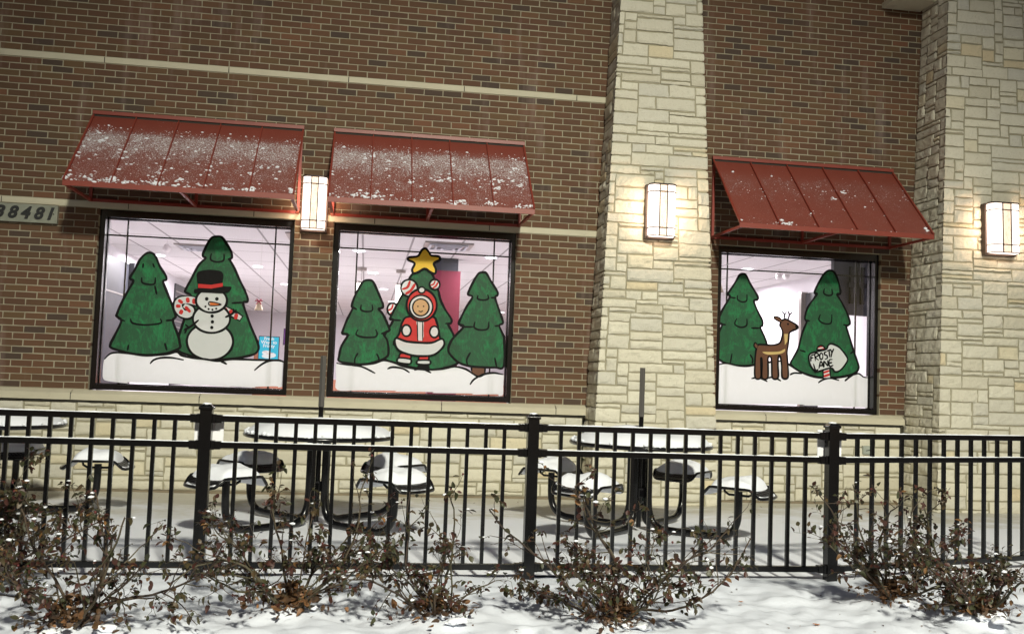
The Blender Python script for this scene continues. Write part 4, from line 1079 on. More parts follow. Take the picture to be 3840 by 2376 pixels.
   ('f','white',[(3.448,1.996),(3.446,1.965),(3.436,1.936),(3.42,1.911),(3.398,1.89),(3.372,1.874),(3.343,1.866),(3.313,1.864),(3.284,1.87),(3.256,1.883),(3.233,1.902),(3.215,1.926),(3.203,1.954),(3.198,1.984),(3.201,2.014),(3.21,2.043),(3.226,2.069),(3.248,2.09),(3.274,2.105),(3.303,2.114),(3.333,2.115),(3.362,2.109),(3.39,2.097),(3.413,2.078),(3.431,2.053),(3.443,2.026)]),
   ('l','ink',[(3.448,1.996),(3.446,1.965),(3.436,1.936),(3.42,1.911),(3.398,1.89),(3.372,1.874),(3.343,1.866),(3.313,1.864),(3.284,1.87),(3.256,1.883),(3.233,1.902),(3.215,1.926),(3.203,1.954),(3.198,1.984),(3.201,2.014),(3.21,2.043),(3.226,2.069),(3.248,2.09),(3.274,2.105),(3.303,2.114),(3.333,2.115),(3.362,2.109),(3.39,2.097),(3.413,2.078),(3.431,2.053),(3.443,2.026)],0.0178,1),
   ('f','skin',[(3.408,1.99),(3.406,1.966),(3.398,1.944),(3.385,1.925),(3.367,1.909),(3.347,1.899),(3.324,1.895),(3.302,1.897),(3.28,1.905),(3.262,1.919),(3.247,1.937),(3.238,1.958),(3.234,1.981),(3.236,2.005),(3.243,2.027),(3.256,2.046),(3.274,2.061),(3.294,2.071),(3.317,2.076),(3.339,2.074),(3.361,2.066),(3.379,2.052),(3.394,2.034),(3.404,2.013)]),
   ('l','ink',[(3.408,1.99),(3.406,1.966),(3.398,1.944),(3.385,1.925),(3.367,1.909),(3.347,1.899),(3.324,1.895),(3.302,1.897),(3.28,1.905),(3.262,1.919),(3.247,1.937),(3.238,1.958),(3.234,1.981),(3.236,2.005),(3.243,2.027),(3.256,2.046),(3.274,2.061),(3.294,2.071),(3.317,2.076),(3.339,2.074),(3.361,2.066),(3.379,2.052),(3.394,2.034),(3.404,2.013)],0.0158,1),
   ('f','ink',[(3.297,1.995),(3.297,1.993),(3.296,1.99),(3.294,1.989),(3.292,1.987),(3.289,1.987),(3.287,1.987),(3.284,1.988),(3.282,1.99),(3.281,1.992),(3.281,1.995),(3.281,1.997),(3.282,1.999),(3.284,2.001),(3.286,2.003),(3.288,2.003),(3.291,2.003),(3.293,2.002),(3.295,2.0),(3.296,1.998)]),
   ('f','ink',[(3.358,1.998),(3.358,1.996),(3.357,1.993),(3.355,1.991),(3.353,1.99),(3.35,1.99),(3.348,1.99),(3.345,1.991),(3.344,1.993),(3.342,1.995),(3.342,1.997),(3.342,2.0),(3.343,2.002),(3.345,2.004),(3.347,2.005),(3.35,2.006),(3.352,2.006),(3.354,2.005),(3.356,2.003),(3.358,2.001)]),
   ('l','ink',[(3.298,1.947),(3.322,1.939),(3.346,1.95)],0.0119,0),
   ('f','white',[(3.358,2.174),(3.356,2.163),(3.352,2.154),(3.344,2.146),(3.334,2.141),(3.324,2.139),(3.313,2.14),(3.302,2.144),(3.294,2.151),(3.289,2.16),(3.287,2.17),(3.288,2.18),(3.293,2.19),(3.3,2.197),(3.31,2.203),(3.321,2.205),(3.332,2.204),(3.342,2.199),(3.35,2.193),(3.355,2.184)]),
   ('l','ink',[(3.358,2.174),(3.356,2.163),(3.352,2.154),(3.344,2.146),(3.334,2.141),(3.324,2.139),(3.313,2.14),(3.302,2.144),(3.294,2.151),(3.289,2.16),(3.287,2.17),(3.288,2.18),(3.293,2.19),(3.3,2.197),(3.31,2.203),(3.321,2.205),(3.332,2.204),(3.342,2.199),(3.35,2.193),(3.355,2.184)],0.0178,1),
  ]),
  ('painted_snow_bank', 'white painted snow bank across the middle window', [
   ('f','white',[(2.459,1.357),(2.552,1.343),(2.685,1.345),(2.844,1.365),(2.95,1.402),(3.058,1.386),(3.154,1.349),(3.29,1.327),(3.439,1.322),(3.575,1.335),(3.711,1.364),(3.835,1.341),(3.962,1.27),(4.044,1.298),(4.154,1.312),(4.241,1.301),(4.242,1.198),(4.244,1.081),(4.191,1.073),(4.177,1.086),(3.915,1.074),(3.901,1.085),(3.504,1.077),(3.476,1.087),(3.098,1.077),(3.084,1.087),(2.697,1.077),(2.479,1.076),(2.464,1.203)]),
   ('l','ink',[(2.459,1.357),(2.552,1.343),(2.685,1.345),(2.844,1.365),(2.95,1.402),(3.058,1.386),(3.154,1.349),(3.29,1.327),(3.439,1.322),(3.575,1.335),(3.711,1.364),(3.835,1.341),(3.962,1.27),(4.044,1.298),(4.154,1.312),(4.241,1.301)],0.0217,0),
   ('l','ink',[(2.605,1.342),(2.726,1.327),(2.869,1.264)],0.0217,0),
   ('l','ink',[(2.994,1.314),(3.047,1.335),(3.155,1.325),(3.231,1.284)],0.0217,0),
   ('l','ink',[(3.277,1.313),(3.358,1.33),(3.461,1.29)],0.0217,0),
   ('l','ink',[(3.883,1.179),(3.922,1.235),(4.017,1.293),(4.127,1.315),(4.231,1.301)],0.0217,0),
  ]),
 ],
 [
  ('painted_tree', 'green painted tree left of the deer', [
   ('f','green',[(6.948,2.539),(6.985,2.523),(7.032,2.434),(7.123,2.298),(7.124,2.256),(7.083,2.233),(7.127,2.129),(7.188,2.02),(7.192,1.964),(7.168,1.935),(7.222,1.825),(7.245,1.742),(7.195,1.67),(7.168,1.585),(7.154,1.529),(6.994,1.497),(6.847,1.503),(6.73,1.533),(6.649,1.592),(6.629,1.661),(6.665,1.829),(6.713,1.95),(6.669,1.969),(6.668,2.01),(6.716,2.124),(6.796,2.268),(6.768,2.294),(6.785,2.323),(6.855,2.432),(6.905,2.519)]),
   ('l','ink',[(6.948,2.539),(6.985,2.523),(7.032,2.434),(7.123,2.298),(7.124,2.256),(7.083,2.233),(7.127,2.129),(7.188,2.02),(7.192,1.964),(7.168,1.935),(7.222,1.825),(7.245,1.742),(7.195,1.67),(7.168,1.585),(7.154,1.529),(6.994,1.497),(6.847,1.503),(6.73,1.533),(6.649,1.592),(6.629,1.661),(6.665,1.829),(6.713,1.95),(6.669,1.969),(6.668,2.01),(6.716,2.124),(6.796,2.268),(6.768,2.294),(6.785,2.323),(6.855,2.432),(6.905,2.519)],0.025,1),
   ('l','ink',[(6.888,2.293),(6.889,2.244),(6.941,2.219),(6.995,2.235),(6.998,2.306)],0.0187,0),
   ('l','ink',[(6.882,2.027),(6.863,1.963),(6.933,1.931),(7.001,1.955),(7.004,2.032)],0.0187,0),
   ('l','ink',[(6.786,2.267),(6.867,2.257)],0.0187,0),
   ('l','ink',[(6.684,1.955),(6.757,1.952)],0.0187,0),
   ('l','ink',[(7.057,1.927),(7.16,1.932)],0.0187,0),
   ('l','ink',[(6.837,1.635),(6.818,1.523)],0.0187,0),
   ('l','ink',[(7.049,1.629),(7.08,1.581),(7.078,1.526)],0.0187,0),
  ]),
  ('painted_tree', 'tall green painted tree behind the street sign', [
   ('f','green',[(7.998,2.633),(8.052,2.607),(8.091,2.531),(8.123,2.418),(8.121,2.368),(8.086,2.359),(8.14,2.276),(8.218,2.137),(8.25,2.039),(8.228,2.009),(8.205,1.994),(8.253,1.854),(8.301,1.714),(8.356,1.574),(8.362,1.518),(8.32,1.467),(8.199,1.427),(8.034,1.404),(7.854,1.403),(7.734,1.431),(7.629,1.469),(7.546,1.529),(7.545,1.571),(7.624,1.715),(7.666,1.886),(7.723,2.03),(7.708,2.043),(7.699,2.085),(7.735,2.2),(7.837,2.347),(7.814,2.36),(7.821,2.403),(7.879,2.52),(7.938,2.605)]),
   ('l','ink',[(7.998,2.633),(8.052,2.607),(8.091,2.531),(8.123,2.418),(8.121,2.368),(8.086,2.359),(8.14,2.276),(8.218,2.137),(8.25,2.039),(8.228,2.009),(8.205,1.994),(8.253,1.854),(8.301,1.714),(8.356,1.574),(8.362,1.518),(8.32,1.467),(8.199,1.427),(8.034,1.404),(7.854,1.403),(7.734,1.431),(7.629,1.469),(7.546,1.529),(7.545,1.571),(7.624,1.715),(7.666,1.886),(7.723,2.03),(7.708,2.043),(7.699,2.085),(7.735,2.2),(7.837,2.347),(7.814,2.36),(7.821,2.403),(7.879,2.52),(7.938,2.605)],0.025,1),
   ('l','ink',[(7.929,2.422),(7.924,2.365),(7.973,2.342),(8.025,2.356),(8.02,2.42)],0.0187,0),
   ('l','ink',[(7.886,2.122),(7.869,2.057),(7.933,2.018),(8.016,2.028),(8.025,2.128)],0.0187,0),
   ('l','ink',[(7.7,2.05),(7.76,2.038)],0.0187,0),
   ('l','ink',[(8.167,2.014),(8.228,2.009)],0.0187,0),
   ('l','ink',[(7.639,1.702),(7.714,1.684)],0.0187,0),
   ('l','ink',[(8.316,1.729),(8.256,1.684)],0.0187,0),
  ]),
  ('painted_snow_bank', 'white painted snow bank under the deer', [
   ('f','white',[(6.63,1.47),(6.702,1.507),(6.789,1.517),(6.906,1.498),(7.008,1.495),(7.14,1.521),(7.316,1.556),(7.434,1.567),(7.523,1.529),(7.629,1.469),(7.734,1.424),(7.869,1.398),(8.034,1.397),(8.199,1.42),(8.305,1.448),(8.365,1.461),(8.427,1.424),(8.488,1.42),(8.49,1.225),(8.485,1.09),(8.447,1.068),(8.432,1.079),(8.16,1.073),(8.144,1.084),(7.71,1.076),(7.695,1.086),(7.267,1.076),(6.829,1.066),(6.662,1.068),(6.638,1.26)]),
   ('l','ink',[(6.63,1.47),(6.702,1.507),(6.789,1.517),(6.906,1.498),(7.008,1.495),(7.14,1.521),(7.316,1.556),(7.434,1.567),(7.523,1.529),(7.629,1.469),(7.734,1.424),(7.869,1.398),(8.034,1.397),(8.199,1.42),(8.305,1.448),(8.365,1.461),(8.427,1.424),(8.488,1.42)],0.0211,0),
   ('l','ink',[(7.07,1.358),(7.143,1.372),(7.217,1.352),(7.261,1.33)],0.0211,0),
   ('l','ink',[(7.253,1.368),(7.334,1.382),(7.423,1.343)],0.0211,0),
   ('l','ink',[(7.87,1.338),(7.929,1.375),(8.019,1.395),(8.125,1.375)],0.0211,0),
   ('l','ink',[(8.193,1.37),(8.245,1.412),(8.305,1.452)],0.0211,0),
   ('l','ink',[(7.526,1.417),(7.585,1.44),(7.674,1.436)],0.0211,0),
  ]),
  ('painted_deer', 'plain brown deer standing on four legs', [
   ('f','brown',[(7.135,1.737),(7.194,1.747),(7.312,1.745),(7.4,1.776),(7.431,1.876),(7.419,1.932),(7.396,1.973),(7.413,2.023),(7.461,2.046),(7.514,2.027),(7.601,1.982),(7.608,1.947),(7.546,1.916),(7.513,1.893),(7.506,1.823),(7.497,1.738),(7.488,1.66),(7.499,1.542),(7.505,1.388),(7.437,1.383),(7.426,1.525),(7.409,1.615),(7.388,1.621),(7.381,1.537),(7.387,1.381),(7.319,1.376),(7.308,1.52),(7.297,1.604),(7.264,1.605),(7.263,1.519),(7.263,1.374),(7.196,1.371),(7.193,1.516),(7.188,1.586),(7.176,1.592),(7.178,1.515),(7.178,1.373),(7.114,1.371),(7.107,1.527),(7.116,1.667)]),
   ('l','ink',[(7.135,1.737),(7.194,1.747),(7.312,1.745),(7.4,1.776),(7.431,1.876),(7.419,1.932),(7.396,1.973),(7.413,2.023),(7.461,2.046),(7.514,2.027),(7.601,1.982),(7.608,1.947),(7.546,1.916),(7.513,1.893),(7.506,1.823),(7.497,1.738),(7.488,1.66),(7.499,1.542),(7.505,1.388),(7.437,1.383),(7.426,1.525),(7.409,1.615),(7.388,1.621),(7.381,1.537),(7.387,1.381),(7.319,1.376),(7.308,1.52),(7.297,1.604),(7.264,1.605),(7.263,1.519),(7.263,1.374),(7.196,1.371),(7.193,1.516),(7.188,1.586),(7.176,1.592),(7.178,1.515),(7.178,1.373),(7.114,1.371),(7.107,1.527),(7.116,1.667)],0.0211,1),
   ('f','tan',[(7.195,1.663),(7.313,1.668),(7.402,1.678),(7.461,1.708),(7.454,1.673),(7.388,1.647),(7.255,1.637)]),
   ('f','tan',[(7.45,1.877),(7.494,1.879),(7.489,1.794),(7.46,1.751)]),
   ('f','brown',[(7.403,2.008),(7.335,2.04),(7.327,2.068),(7.379,2.064),(7.425,2.03)]),
   ('l','ink',[(7.403,2.008),(7.335,2.04),(7.327,2.068),(7.379,2.064),(7.425,2.03)],0.0154,0),
   ('l','ink',[(7.454,2.046),(7.445,2.102),(7.415,2.136)],0.0173,0),
   ('l','ink',[(7.447,2.095),(7.475,2.131)],0.0154,0),
   ('l','ink',[(7.491,2.04),(7.505,2.097),(7.489,2.139)],0.0173,0),
   ('l','ink',[(7.504,2.093),(7.539,2.127)],0.0154,0),
   ('f','ink',[(7.504,1.992),(7.504,1.988),(7.502,1.985),(7.499,1.982),(7.496,1.981),(7.492,1.98),(7.489,1.98),(7.485,1.982),(7.483,1.984),(7.481,1.987),(7.48,1.991),(7.481,1.994),(7.482,1.997),(7.485,2.0),(7.488,2.002),(7.492,2.002),(7.496,2.002),(7.499,2.001),(7.502,1.998),(7.503,1.995)]),
   ('f','ink',[(7.618,1.968),(7.617,1.963),(7.614,1.958),(7.61,1.953),(7.605,1.95),(7.599,1.949),(7.593,1.95),(7.587,1.952),(7.583,1.956),(7.58,1.961),(7.579,1.967),(7.58,1.972),(7.582,1.978),(7.587,1.982),(7.592,1.985),(7.598,1.986),(7.604,1.985),(7.609,1.983),(7.614,1.979),(7.617,1.974)]),
   ('l','ink',[(7.545,1.934),(7.583,1.936)],0.0096,0),
   ('f','brown',[(7.135,1.737),(7.102,1.764),(7.091,1.722),(7.124,1.695)]),
   ('l','ink',[(7.135,1.737),(7.102,1.764),(7.091,1.722),(7.124,1.695)],0.0154,0),
  ]),
  ('painted_street_sign', 'white arrow board reading FROSTY LANE on a striped post', [
   ('f','white',[(7.924,1.501),(8.002,1.504),(8.013,1.403),(7.929,1.396)]),
   ('l','red',[(7.922,1.452),(8.005,1.483)],0.0269,0),
   ('l','red',[(7.926,1.41),(8.009,1.441)],0.0269,0),
   ('l','ink',[(7.921,1.501),(7.929,1.396)],0.0173,0),
   ('l','ink',[(8.005,1.504),(8.016,1.403)],0.0173,0),
   ('f','red',[(7.848,1.717),(7.86,1.75),(7.892,1.764),(7.926,1.753),(7.938,1.721)]),
   ('l','white',[(7.856,1.727),(7.93,1.744)],0.0154,0),
   ('l','ink',[(7.848,1.717),(7.86,1.75),(7.892,1.764),(7.926,1.753),(7.938,1.721)],0.0173,1),
   ('f','white',[(7.752,1.65),(7.826,1.688),(7.953,1.721),(7.982,1.772),(8.027,1.788),(8.119,1.749),(8.211,1.647),(8.212,1.59),(8.138,1.495),(8.07,1.472),(8.017,1.512),(7.853,1.464),(7.815,1.476),(7.761,1.552)]),
   ('l','ink',[(7.752,1.65),(7.826,1.688),(7.953,1.721),(7.982,1.772),(8.027,1.788),(8.119,1.749),(8.211,1.647),(8.212,1.59),(8.138,1.495),(8.07,1.472),(8.017,1.512),(7.853,1.464),(7.815,1.476),(7.761,1.552)],0.0211,1),
   ('l','ink',[(7.773,1.577),(7.772,1.644)],0.0173,0),
   ('l','ink',[(7.772,1.644),(7.812,1.659)],0.0173,0),
   ('l','ink',[(7.772,1.615),(7.802,1.624)],0.0173,0),
   ('l','ink',[(7.828,1.585),(7.819,1.664),(7.854,1.671),(7.861,1.647),(7.827,1.627),(7.868,1.595)],0.0173,0),
   ('l','ink',[(7.917,1.642),(7.915,1.624),(7.908,1.611),(7.898,1.606),(7.888,1.611),(7.881,1.623),(7.878,1.641),(7.88,1.658),(7.887,1.672),(7.897,1.677),(7.907,1.672),(7.914,1.66),(7.917,1.642)],0.0173,0),
   ('l','ink',[(7.961,1.693),(7.939,1.688),(7.936,1.664),(7.966,1.651),(7.97,1.623),(7.94,1.608)],0.0173,0),
   ('l','ink',[(7.961,1.703),(8.016,1.724)],0.0173,0),
   ('l','ink',[(7.991,1.713),(8.0,1.634)],0.0173,0),
   ('l','ink',[(8.006,1.728),(8.026,1.686)],0.0173,0),
   ('l','ink',[(8.048,1.735),(8.026,1.686),(8.015,1.632)],0.0173,0),
   ('l','ink',[(7.803,1.553),(7.83,1.481),(7.864,1.492)],0.0173,0),
   ('l','ink',[(7.87,1.499),(7.893,1.585),(7.927,1.516)],0.0173,0),
   ('l','ink',[(7.878,1.531),(7.919,1.541)],0.0173,0),
   ('l','ink',[(7.934,1.519),(7.929,1.586),(7.979,1.535),(7.973,1.599)],0.0173,0),
   ('l','ink',[(8.033,1.611),(7.993,1.6),(7.999,1.532),(8.044,1.545)],0.0173,0),
   ('l','ink',[(7.995,1.568),(8.028,1.576)],0.0173,0),
  ]),
 ],
]

def catmull(pts, closed, n=5):
    out = []
    L = len(pts)
    if L < 3:
        return pts
    rng = range(L) if closed else range(L - 1)
    for i in rng:
        g = (lambda k: pts[k % L]) if closed else (lambda k: pts[min(max(k, 0), L - 1)])
        p0, p1, p2, p3 = g(i - 1), g(i), g(i + 1), g(i + 2)
        for s in range(n):
            t = s / n
            out.append(tuple(0.5 * ((2 * p1[a]) + (-p0[a] + p2[a]) * t + (2 * p0[a] - 5 * p1[a] + 4 * p2[a] - p3[a]) * t * t + (-p0[a] + 3 * p1[a] - 3 * p2[a] + p3[a]) * t ** 3) for a in (0, 1)))
    if not closed:
        out.append(pts[-1])
    return out
def ribbon(mb, pts, w, closed, y, mi, sd):
    n = len(pts)
    Lf, Rt = [], []
    for i, p in enumerate(pts):
        a = pts[(i - 1) % n] if (closed or i) else p
        b_ = pts[(i + 1) % n] if (closed or i < n - 1) else p
        dx, dz = b_[0] - a[0], b_[1] - a[1]
        l = math.hypot(dx, dz) or 1
        nx_, nz_ = -dz / l, dx / l
        ww = w / 2 * (1 + 0.28 * noise.noise(Vector((p[0] * 9, p[1] * 9, sd))))
        if not closed:
            e = min(i, n - 1 - i) / max(1, n - 1)
            ww *= min(1.0, 0.55 + 2.4 * e)
        Lf.append((p[0] + nx_ * ww, y, p[1] + nz_ * ww))
        Rt.append((p[0] - nx_ * ww, y, p[1] - nz_ * ww))
    vs = Lf + Rt
    rng = range(n) if closed else range(n - 1)
    mb.mesh(vs, [(i, (i + 1) % n, (i + 1) % n + n, i + n) for i in rng], mi)
def fillpoly(mb, pts, y, mi):
    vv = [Vector((p[0], p[1], 0)) for p in pts]
    tris = tessellate_polygon([vv])
    mb.mesh([(p[0], y, p[1]) for p in pts], [tuple(t) for t in tris], mi)

MUNT = [(0.275, 1.765), (2.62, 4.095), (6.765, 8.325)]
WLAB = ["left window painted with two green trees and a snowman in a top hat",
        "middle window painted with three trees, a gold star and a red coated figure",
        "right window painted with two trees, a brown deer and a street sign"]
for wi, (xa, xb) in enumerate(WIN):
    mb = MB()
    xl, xr, zb, zt = xa + 0.055, xb - 0.045, WZ0 + 0.055, WZ1 - 0.075
    y0, y1 = 0.05, 0.215
    for a, b_ in (((xa + 0.003, zb), (xl, zt)), ((xr, zb), (xb - 0.003, zt)), ((xa + 0.003, WZ0 + 0.001), (xb - 0.003, zb)), ((xa + 0.003, zt), (xb - 0.003, WZ1 + 0.002))):
        mb.box((a[0], y0, a[1]), (b_[0], y1, b_[1]), 0)
    # thin glazing bead
    for a, b_ in (((xl, zb), (xl + 0.010, zt)), ((xr - 0.010, zb), (xr, zt)), ((xl + 0.01, zb), (xr - 0.01, zb + 0.010)), ((xl + 0.01, zt - 0.010), (xr - 0.01, zt))):
        mb.box((a[0], 0.15, a[1]), (b_[0], 0.20, b_[1]), 0)
    win = mb.build("window", ["window_metal"], bld)
    win["label"] = WLAB[wi]
    mb = MB()
    mb.box((xl + 0.002, 0.172, zb + 0.002), (xr - 0.002, 0.178, zt - 0.002))
    mb.build("glass_pane", ["glass"], win)
    for mx_ in MUNT[wi]:
        mb = MB(); mb.box((mx_ - 0.008, 0.182, zb), (mx_ + 0.008, 0.196, zt)); mb.build("muntin", ["window_metal"], win)
    mb = MB(); mb.box((xl, 0.1825, 2.577), (xr, 0.1965, 2.593)); mb.build("muntin", ["window_metal"], win)
    lay = 0
    for (nm, lab, items) in PAINT[wi]:
        mb = MB()
        mats = []
        for it in items:
            if it[1] not in mats:
                mats.append(it[1])
            mi = mats.index(it[1])
            y = 0.1705 - 0.00035 * lay
            lay += 1
            big = len(it[2]) > 6 and it[0] == 'f'
            if it[0] == 'f':
                fillpoly(mb, catmull(it[2], True, 4) if big else it[2], y, mi)
            else:
                closed = bool(it[4])
                pts = catmull(it[2], closed, 5) if len(it[2]) > 2 else [tuple(it[2][0][a] + (it[2][1][a] - it[2][0][a]) * k / 4 for a in (0, 1)) for k in range(5)]
                ribbon(mb, pts, it[3], closed, y, mi, lay)
        o = mb.build(nm, mats, win)
        o["label"] = lab

# ---------------------------------------------------------------- awnings
def make_awning(x0, x1, mat, nclump, seed, label):
    W = x1 - x0
    t = empty("awning", (x0, 0, 2.9), label, "awning", "red metal awnings over the windows")
    YT, ZT, YE, ZE = -0.035, 0.855, -0.85, 0.035
    mb = MB()
    th = 0.006
    nrm = Vector((0, -(ZT - ZE), (YT - YE))).normalized()
    nrm = Vector((0, -(ZT - ZE), -(YE - YT))).normalized()
    # sloping sheet as a grid, top and bottom skins
    n = 5
    for k in range(n):
        a, b_ = W * k / n, W * (k + 1) / n
        mb.face([(a, YE, ZE), (b_, YE, ZE), (b_, YT, ZT), (a, YT, ZT)], 0, [(a, 0), (b_, 0), (b_, 1), (a, 1)])
        mb.face([(a, YE, ZE - th), (a, YT, ZT - th), (b_, YT, ZT - th), (b_, YE, ZE - th)], 1)
    # eave lip
    mb.box((-0.006, YE - 0.010, ZE - 0.045), (W + 0.006, YE, ZE + 0.004), 1)
    # wall flashing
    mb.box((-0.01, -0.045, ZT + 0.022), (W + 0.01, -0.004, ZT + 0.058), 1)
    mb.box((-0.005, -0.030, ZT - 0.03), (W + 0.005, -0.004, ZT + 0.021), 2)
    mb.build("panel", [mat, "awning_red", "joint"], t)
    sl = Vector((0, YE - YT, ZE - ZT))
    for k in range(n + 1):
        mb = MB()
        x = W * k / n
        hw, hh = (0.005, 0.022) if 0 < k < n else (0.009, 0.02)
        pts = []
        for s in (-hw, hw):
            for hgt in (0.0, hh):
                pts.append((x + s, hgt))
        vs = []
        for (xx, hgt) in ((x - hw, 0), (x + hw, 0), (x + hw, hh), (x - hw, hh)):
            vs.append(Vector((xx, YT, ZT)) + nrm * hgt)
        for (xx, hgt) in ((x - hw, 0), (x + hw, 0), (x + hw, hh), (x - hw, hh)):
            vs.append(Vector((xx, YE, ZE)) + nrm * hgt)
        mb.mesh(vs, [(0, 1, 2, 3), (7, 6, 5, 4), (0, 4, 5, 1), (1, 5, 6, 2), (2, 6, 7, 3), (3, 7, 4, 0)])
        mb.build("seam", ["awning_red"], t)
    # steel frame : wall tubes, side and centre arms
    g = 0.014
    mb = MB()
    mb.box((0, -2 * g, -0.012), (W, -0.002, 0.018))
    mb.build("wall_rail", ["frame_red"], t)
    for x in (0.0, W / 2, W):
        xx = min(max(x, g), W - g)
        mb = MB()
        mb.box((xx - g, -0.85, -0.008), (xx + g, -2 * g, 0.016))
        mb.build("arm", ["frame_red"], t)
        mb = MB()
        mb.box((xx - g, -2 * g - 0.001, 0.018), (xx + g, -0.003, ZT - 0.03))
        mb.build("wall_tube", ["frame_red"], t)
    # little lumps of snow
    r = random.Random(seed)
    mb = MB()
    c = 0
    tries = 0
    while c < nclump and tries < 60000:
        tries += 1
        u, v = r.random(), r.random()     # v: 0 eave
        if v > 0.86: continue
        dens = 0.10 + 0.5 * max(0, 1 - abs(v - 0.62) / 0.32) + 0.25 * max(0, 0.12 - v) * 8
        dens *= 0.45 + 1.5 * max(0, noise.noise(Vector((u * 14 + seed, v * 7, 2))) + 0.15)
        # caught behind the seams
        q = (u * n) % 1.0
        if q > 0.88 or q < 0.05: dens *= 2.2
        if r.random() > dens: continue
        big = r.random() < (0.05 if v > 0.4 else 0.22)
        s = r.uniform(0.008, 0.017) if big else r.uniform(0.0022, 0.006)
        if v < 0.1: s *= 1.35
        p = Vector((u * W, YE + (YT - YE) * v, ZE + (ZT - ZE) * v)) + nrm * (s * 0.25)
        mb.blob(p, s * r.uniform(0.9, 1.7), s * 0.75, s * r.uniform(0.55, 0.85), c + seed, 1, 0.5)
        c += 1
    for k in range(int(nclump / 42)):      # slipped patches along the seams and the eave
        u = r.random(); v = r.choice((0.03, 0.05, r.uniform(0.08, 0.5), r.uniform(0.3, 0.7)))
        if r.random() < 0.5: u = (round(u * n) - 0.035 * r.random() - 0.01) / n
        if not 0.01 < u < 0.99: continue
        for q in range(r.randint(5, 18)):
            uu, vv = u * W + r.gauss(0, 0.035 if v < 0.1 else 0.018), v + r.gauss(0, 0.012)
            if not (0.01 < uu < W - 0.01 and 0.01 < vv < 0.85): continue
            sz = r.uniform(0.004, 0.010)
            mb.blob(Vector((uu, YE + (YT - YE) * vv, ZE + (ZT - ZE) * vv)) + nrm * (sz * 0.3), sz * 1.5, sz, sz * 0.8, q + k, 1, 0.5)
    o = mb.build("snow", ["snow"], t)
    o["kind"] = "stuff"
    return t
make_awning(-0.07, 2.01, "awning_snowy", 1100, 1, "left red metal awning thickly speckled with snow, above the snowman window")
make_awning(2.335, 4.345, "awning_snowy", 1100, 2, "middle red metal awning speckled with snow, above the star window")
make_awning(6.49, 8.635, "awning_dusted", 170, 3, "right red metal awning with only a light dusting of snow, between the stone pillars")

# ---------------------------------------------------------------- wall lamps
def make_lamp(x, y, z, w, label, tilt=0.0):
    t = empty("wall_lamp", (x, y, z), label, "wall lamp", "lit box lamps on the wall")
    t.rotation_euler = (tilt, 0, 0)
    h, d, ch = 0.54, 0.115, 0.035
    hw = w / 2
    mb = MB(); mb.box((-hw - 0.018, -0.03, -h / 2 - 0.02), (hw + 0.018, 0.05, h / 2 + 0.012), 0, 0.004); mb.build("back_plate", ["bronze"], t)
    prof = [(-hw, -0.03), (-hw, -d + ch * 0.3), (-hw + ch, -d - 0.02), (hw - ch, -d - 0.02), (hw, -d + ch * 0.3), (hw, -0.03)]
    mb = MB()
    n = len(prof)
    lo = [(p[0], p[1], -h / 2) for p in prof]; hi = [(p[0], p[1], h / 2) for p in prof]
    for k in range(n - 1):
        if k == 2:
            s1, s2 = -w * 0.15, w * 0.15
            yf = prof[2][1]
            for a, b_, mi in ((prof[2][0], s1, 0), (s1, s2, 1), (s2, prof[3][0], 0)):
                mb.face([(a, yf, -h / 2), (b_, yf, -h / 2), (b_, yf, h / 2), (a, yf, h / 2)], mi)
        else:
            mb.face([lo[k], lo[k + 1], hi[k + 1], hi[k]], 0)
    mb.face(list(reversed(lo)), 0); mb.face(hi, 0)
    mb.build("diffuser", ["lamp_glass", "lamp_amber"], t)
    yf = prof[2][1] - 0.004
    for xx in (-w * 0.15, w * 0.15):
        mb = MB(); mb.box((xx - 0.0050, yf - 0.003, -h / 2), (xx + 0.0050, yf + 0.004, h / 2)); mb.build("bar", ["bronze"], t)
    for zz in (h / 2, h / 2 - 0.075, -h / 2 + 0.085, -h / 2):
        mb = MB()
        e = 0.006
        pp = [(-hw - e, -0.02), (-hw - e, -d + ch * 0.3), (-hw + ch - 0.002, -d - 0.02 - e), (hw - ch + 0.002, -d - 0.02 - e), (hw + e, -d + ch * 0.3), (hw + e, -0.02)]
        mb.tube([(p[0], p[1], zz) for p in pp], 0.0052, 6)
        mb.build("bar", ["bronze"], t)
    mb = MB()
    cap = [(p[0] * 1.03, p[1] - 0.004 if p[1] < -0.04 else p[1], 0) for p in prof]
    mb.mesh([(p[0], p[1], h / 2 + 0.003) for p in cap] + [(p[0], p[1], h / 2 + 0.011) for p in cap], [tuple(range(n)), tuple(reversed(range(n, 2 * n)))] + [(k, (k + 1) % n, (k + 1) % n + n, k + n) for k in range(n)])
    mb.build("cap", ["bronze"], t)
    # the lamp's own light on the wall around it
    for sg in (-1, 1):
        o = light("lamp_bulb", 'AREA', (sg * (hw + 0.012), -0.085, 0), 2.3, (1.0, 0.68, 0.47), parent=t, shape='RECTANGLE', size=h * 0.95, size_y=0.07)
        dv = Vector((sg * 0.80, 0.60, 0.0)).normalized()
        o.rotation_euler = dv.to_track_quat('-Z', 'X').to_euler()
    o = light("lamp_bulb", 'AREA', (0, -0.085, -h / 2 - 0.006), 0.6, (1.0, 0.68, 0.47), parent=t, shape='RECTANGLE', size=w * 0.8, size_y=0.07)
    o.rotation_euler = Vector((0, 0.45, -0.9)).to_track_quat('-Z', 'Y').to_euler()
    return t
make_lamp(2.165, -0.05, 2.99, 0.235, "glowing box lamp on the brick between the left and middle awnings")
make_lamp(5.745, P1Y(3.05) - 0.055, 3.06, 0.275, "glowing box lamp on the middle stone pillar", R(-1.0))
make_lamp(9.53, P2Y(3.05) - 0.06, 3.07, 0.33, "glowing box lamp on the stone pillar at the right edge", R(-2.0))

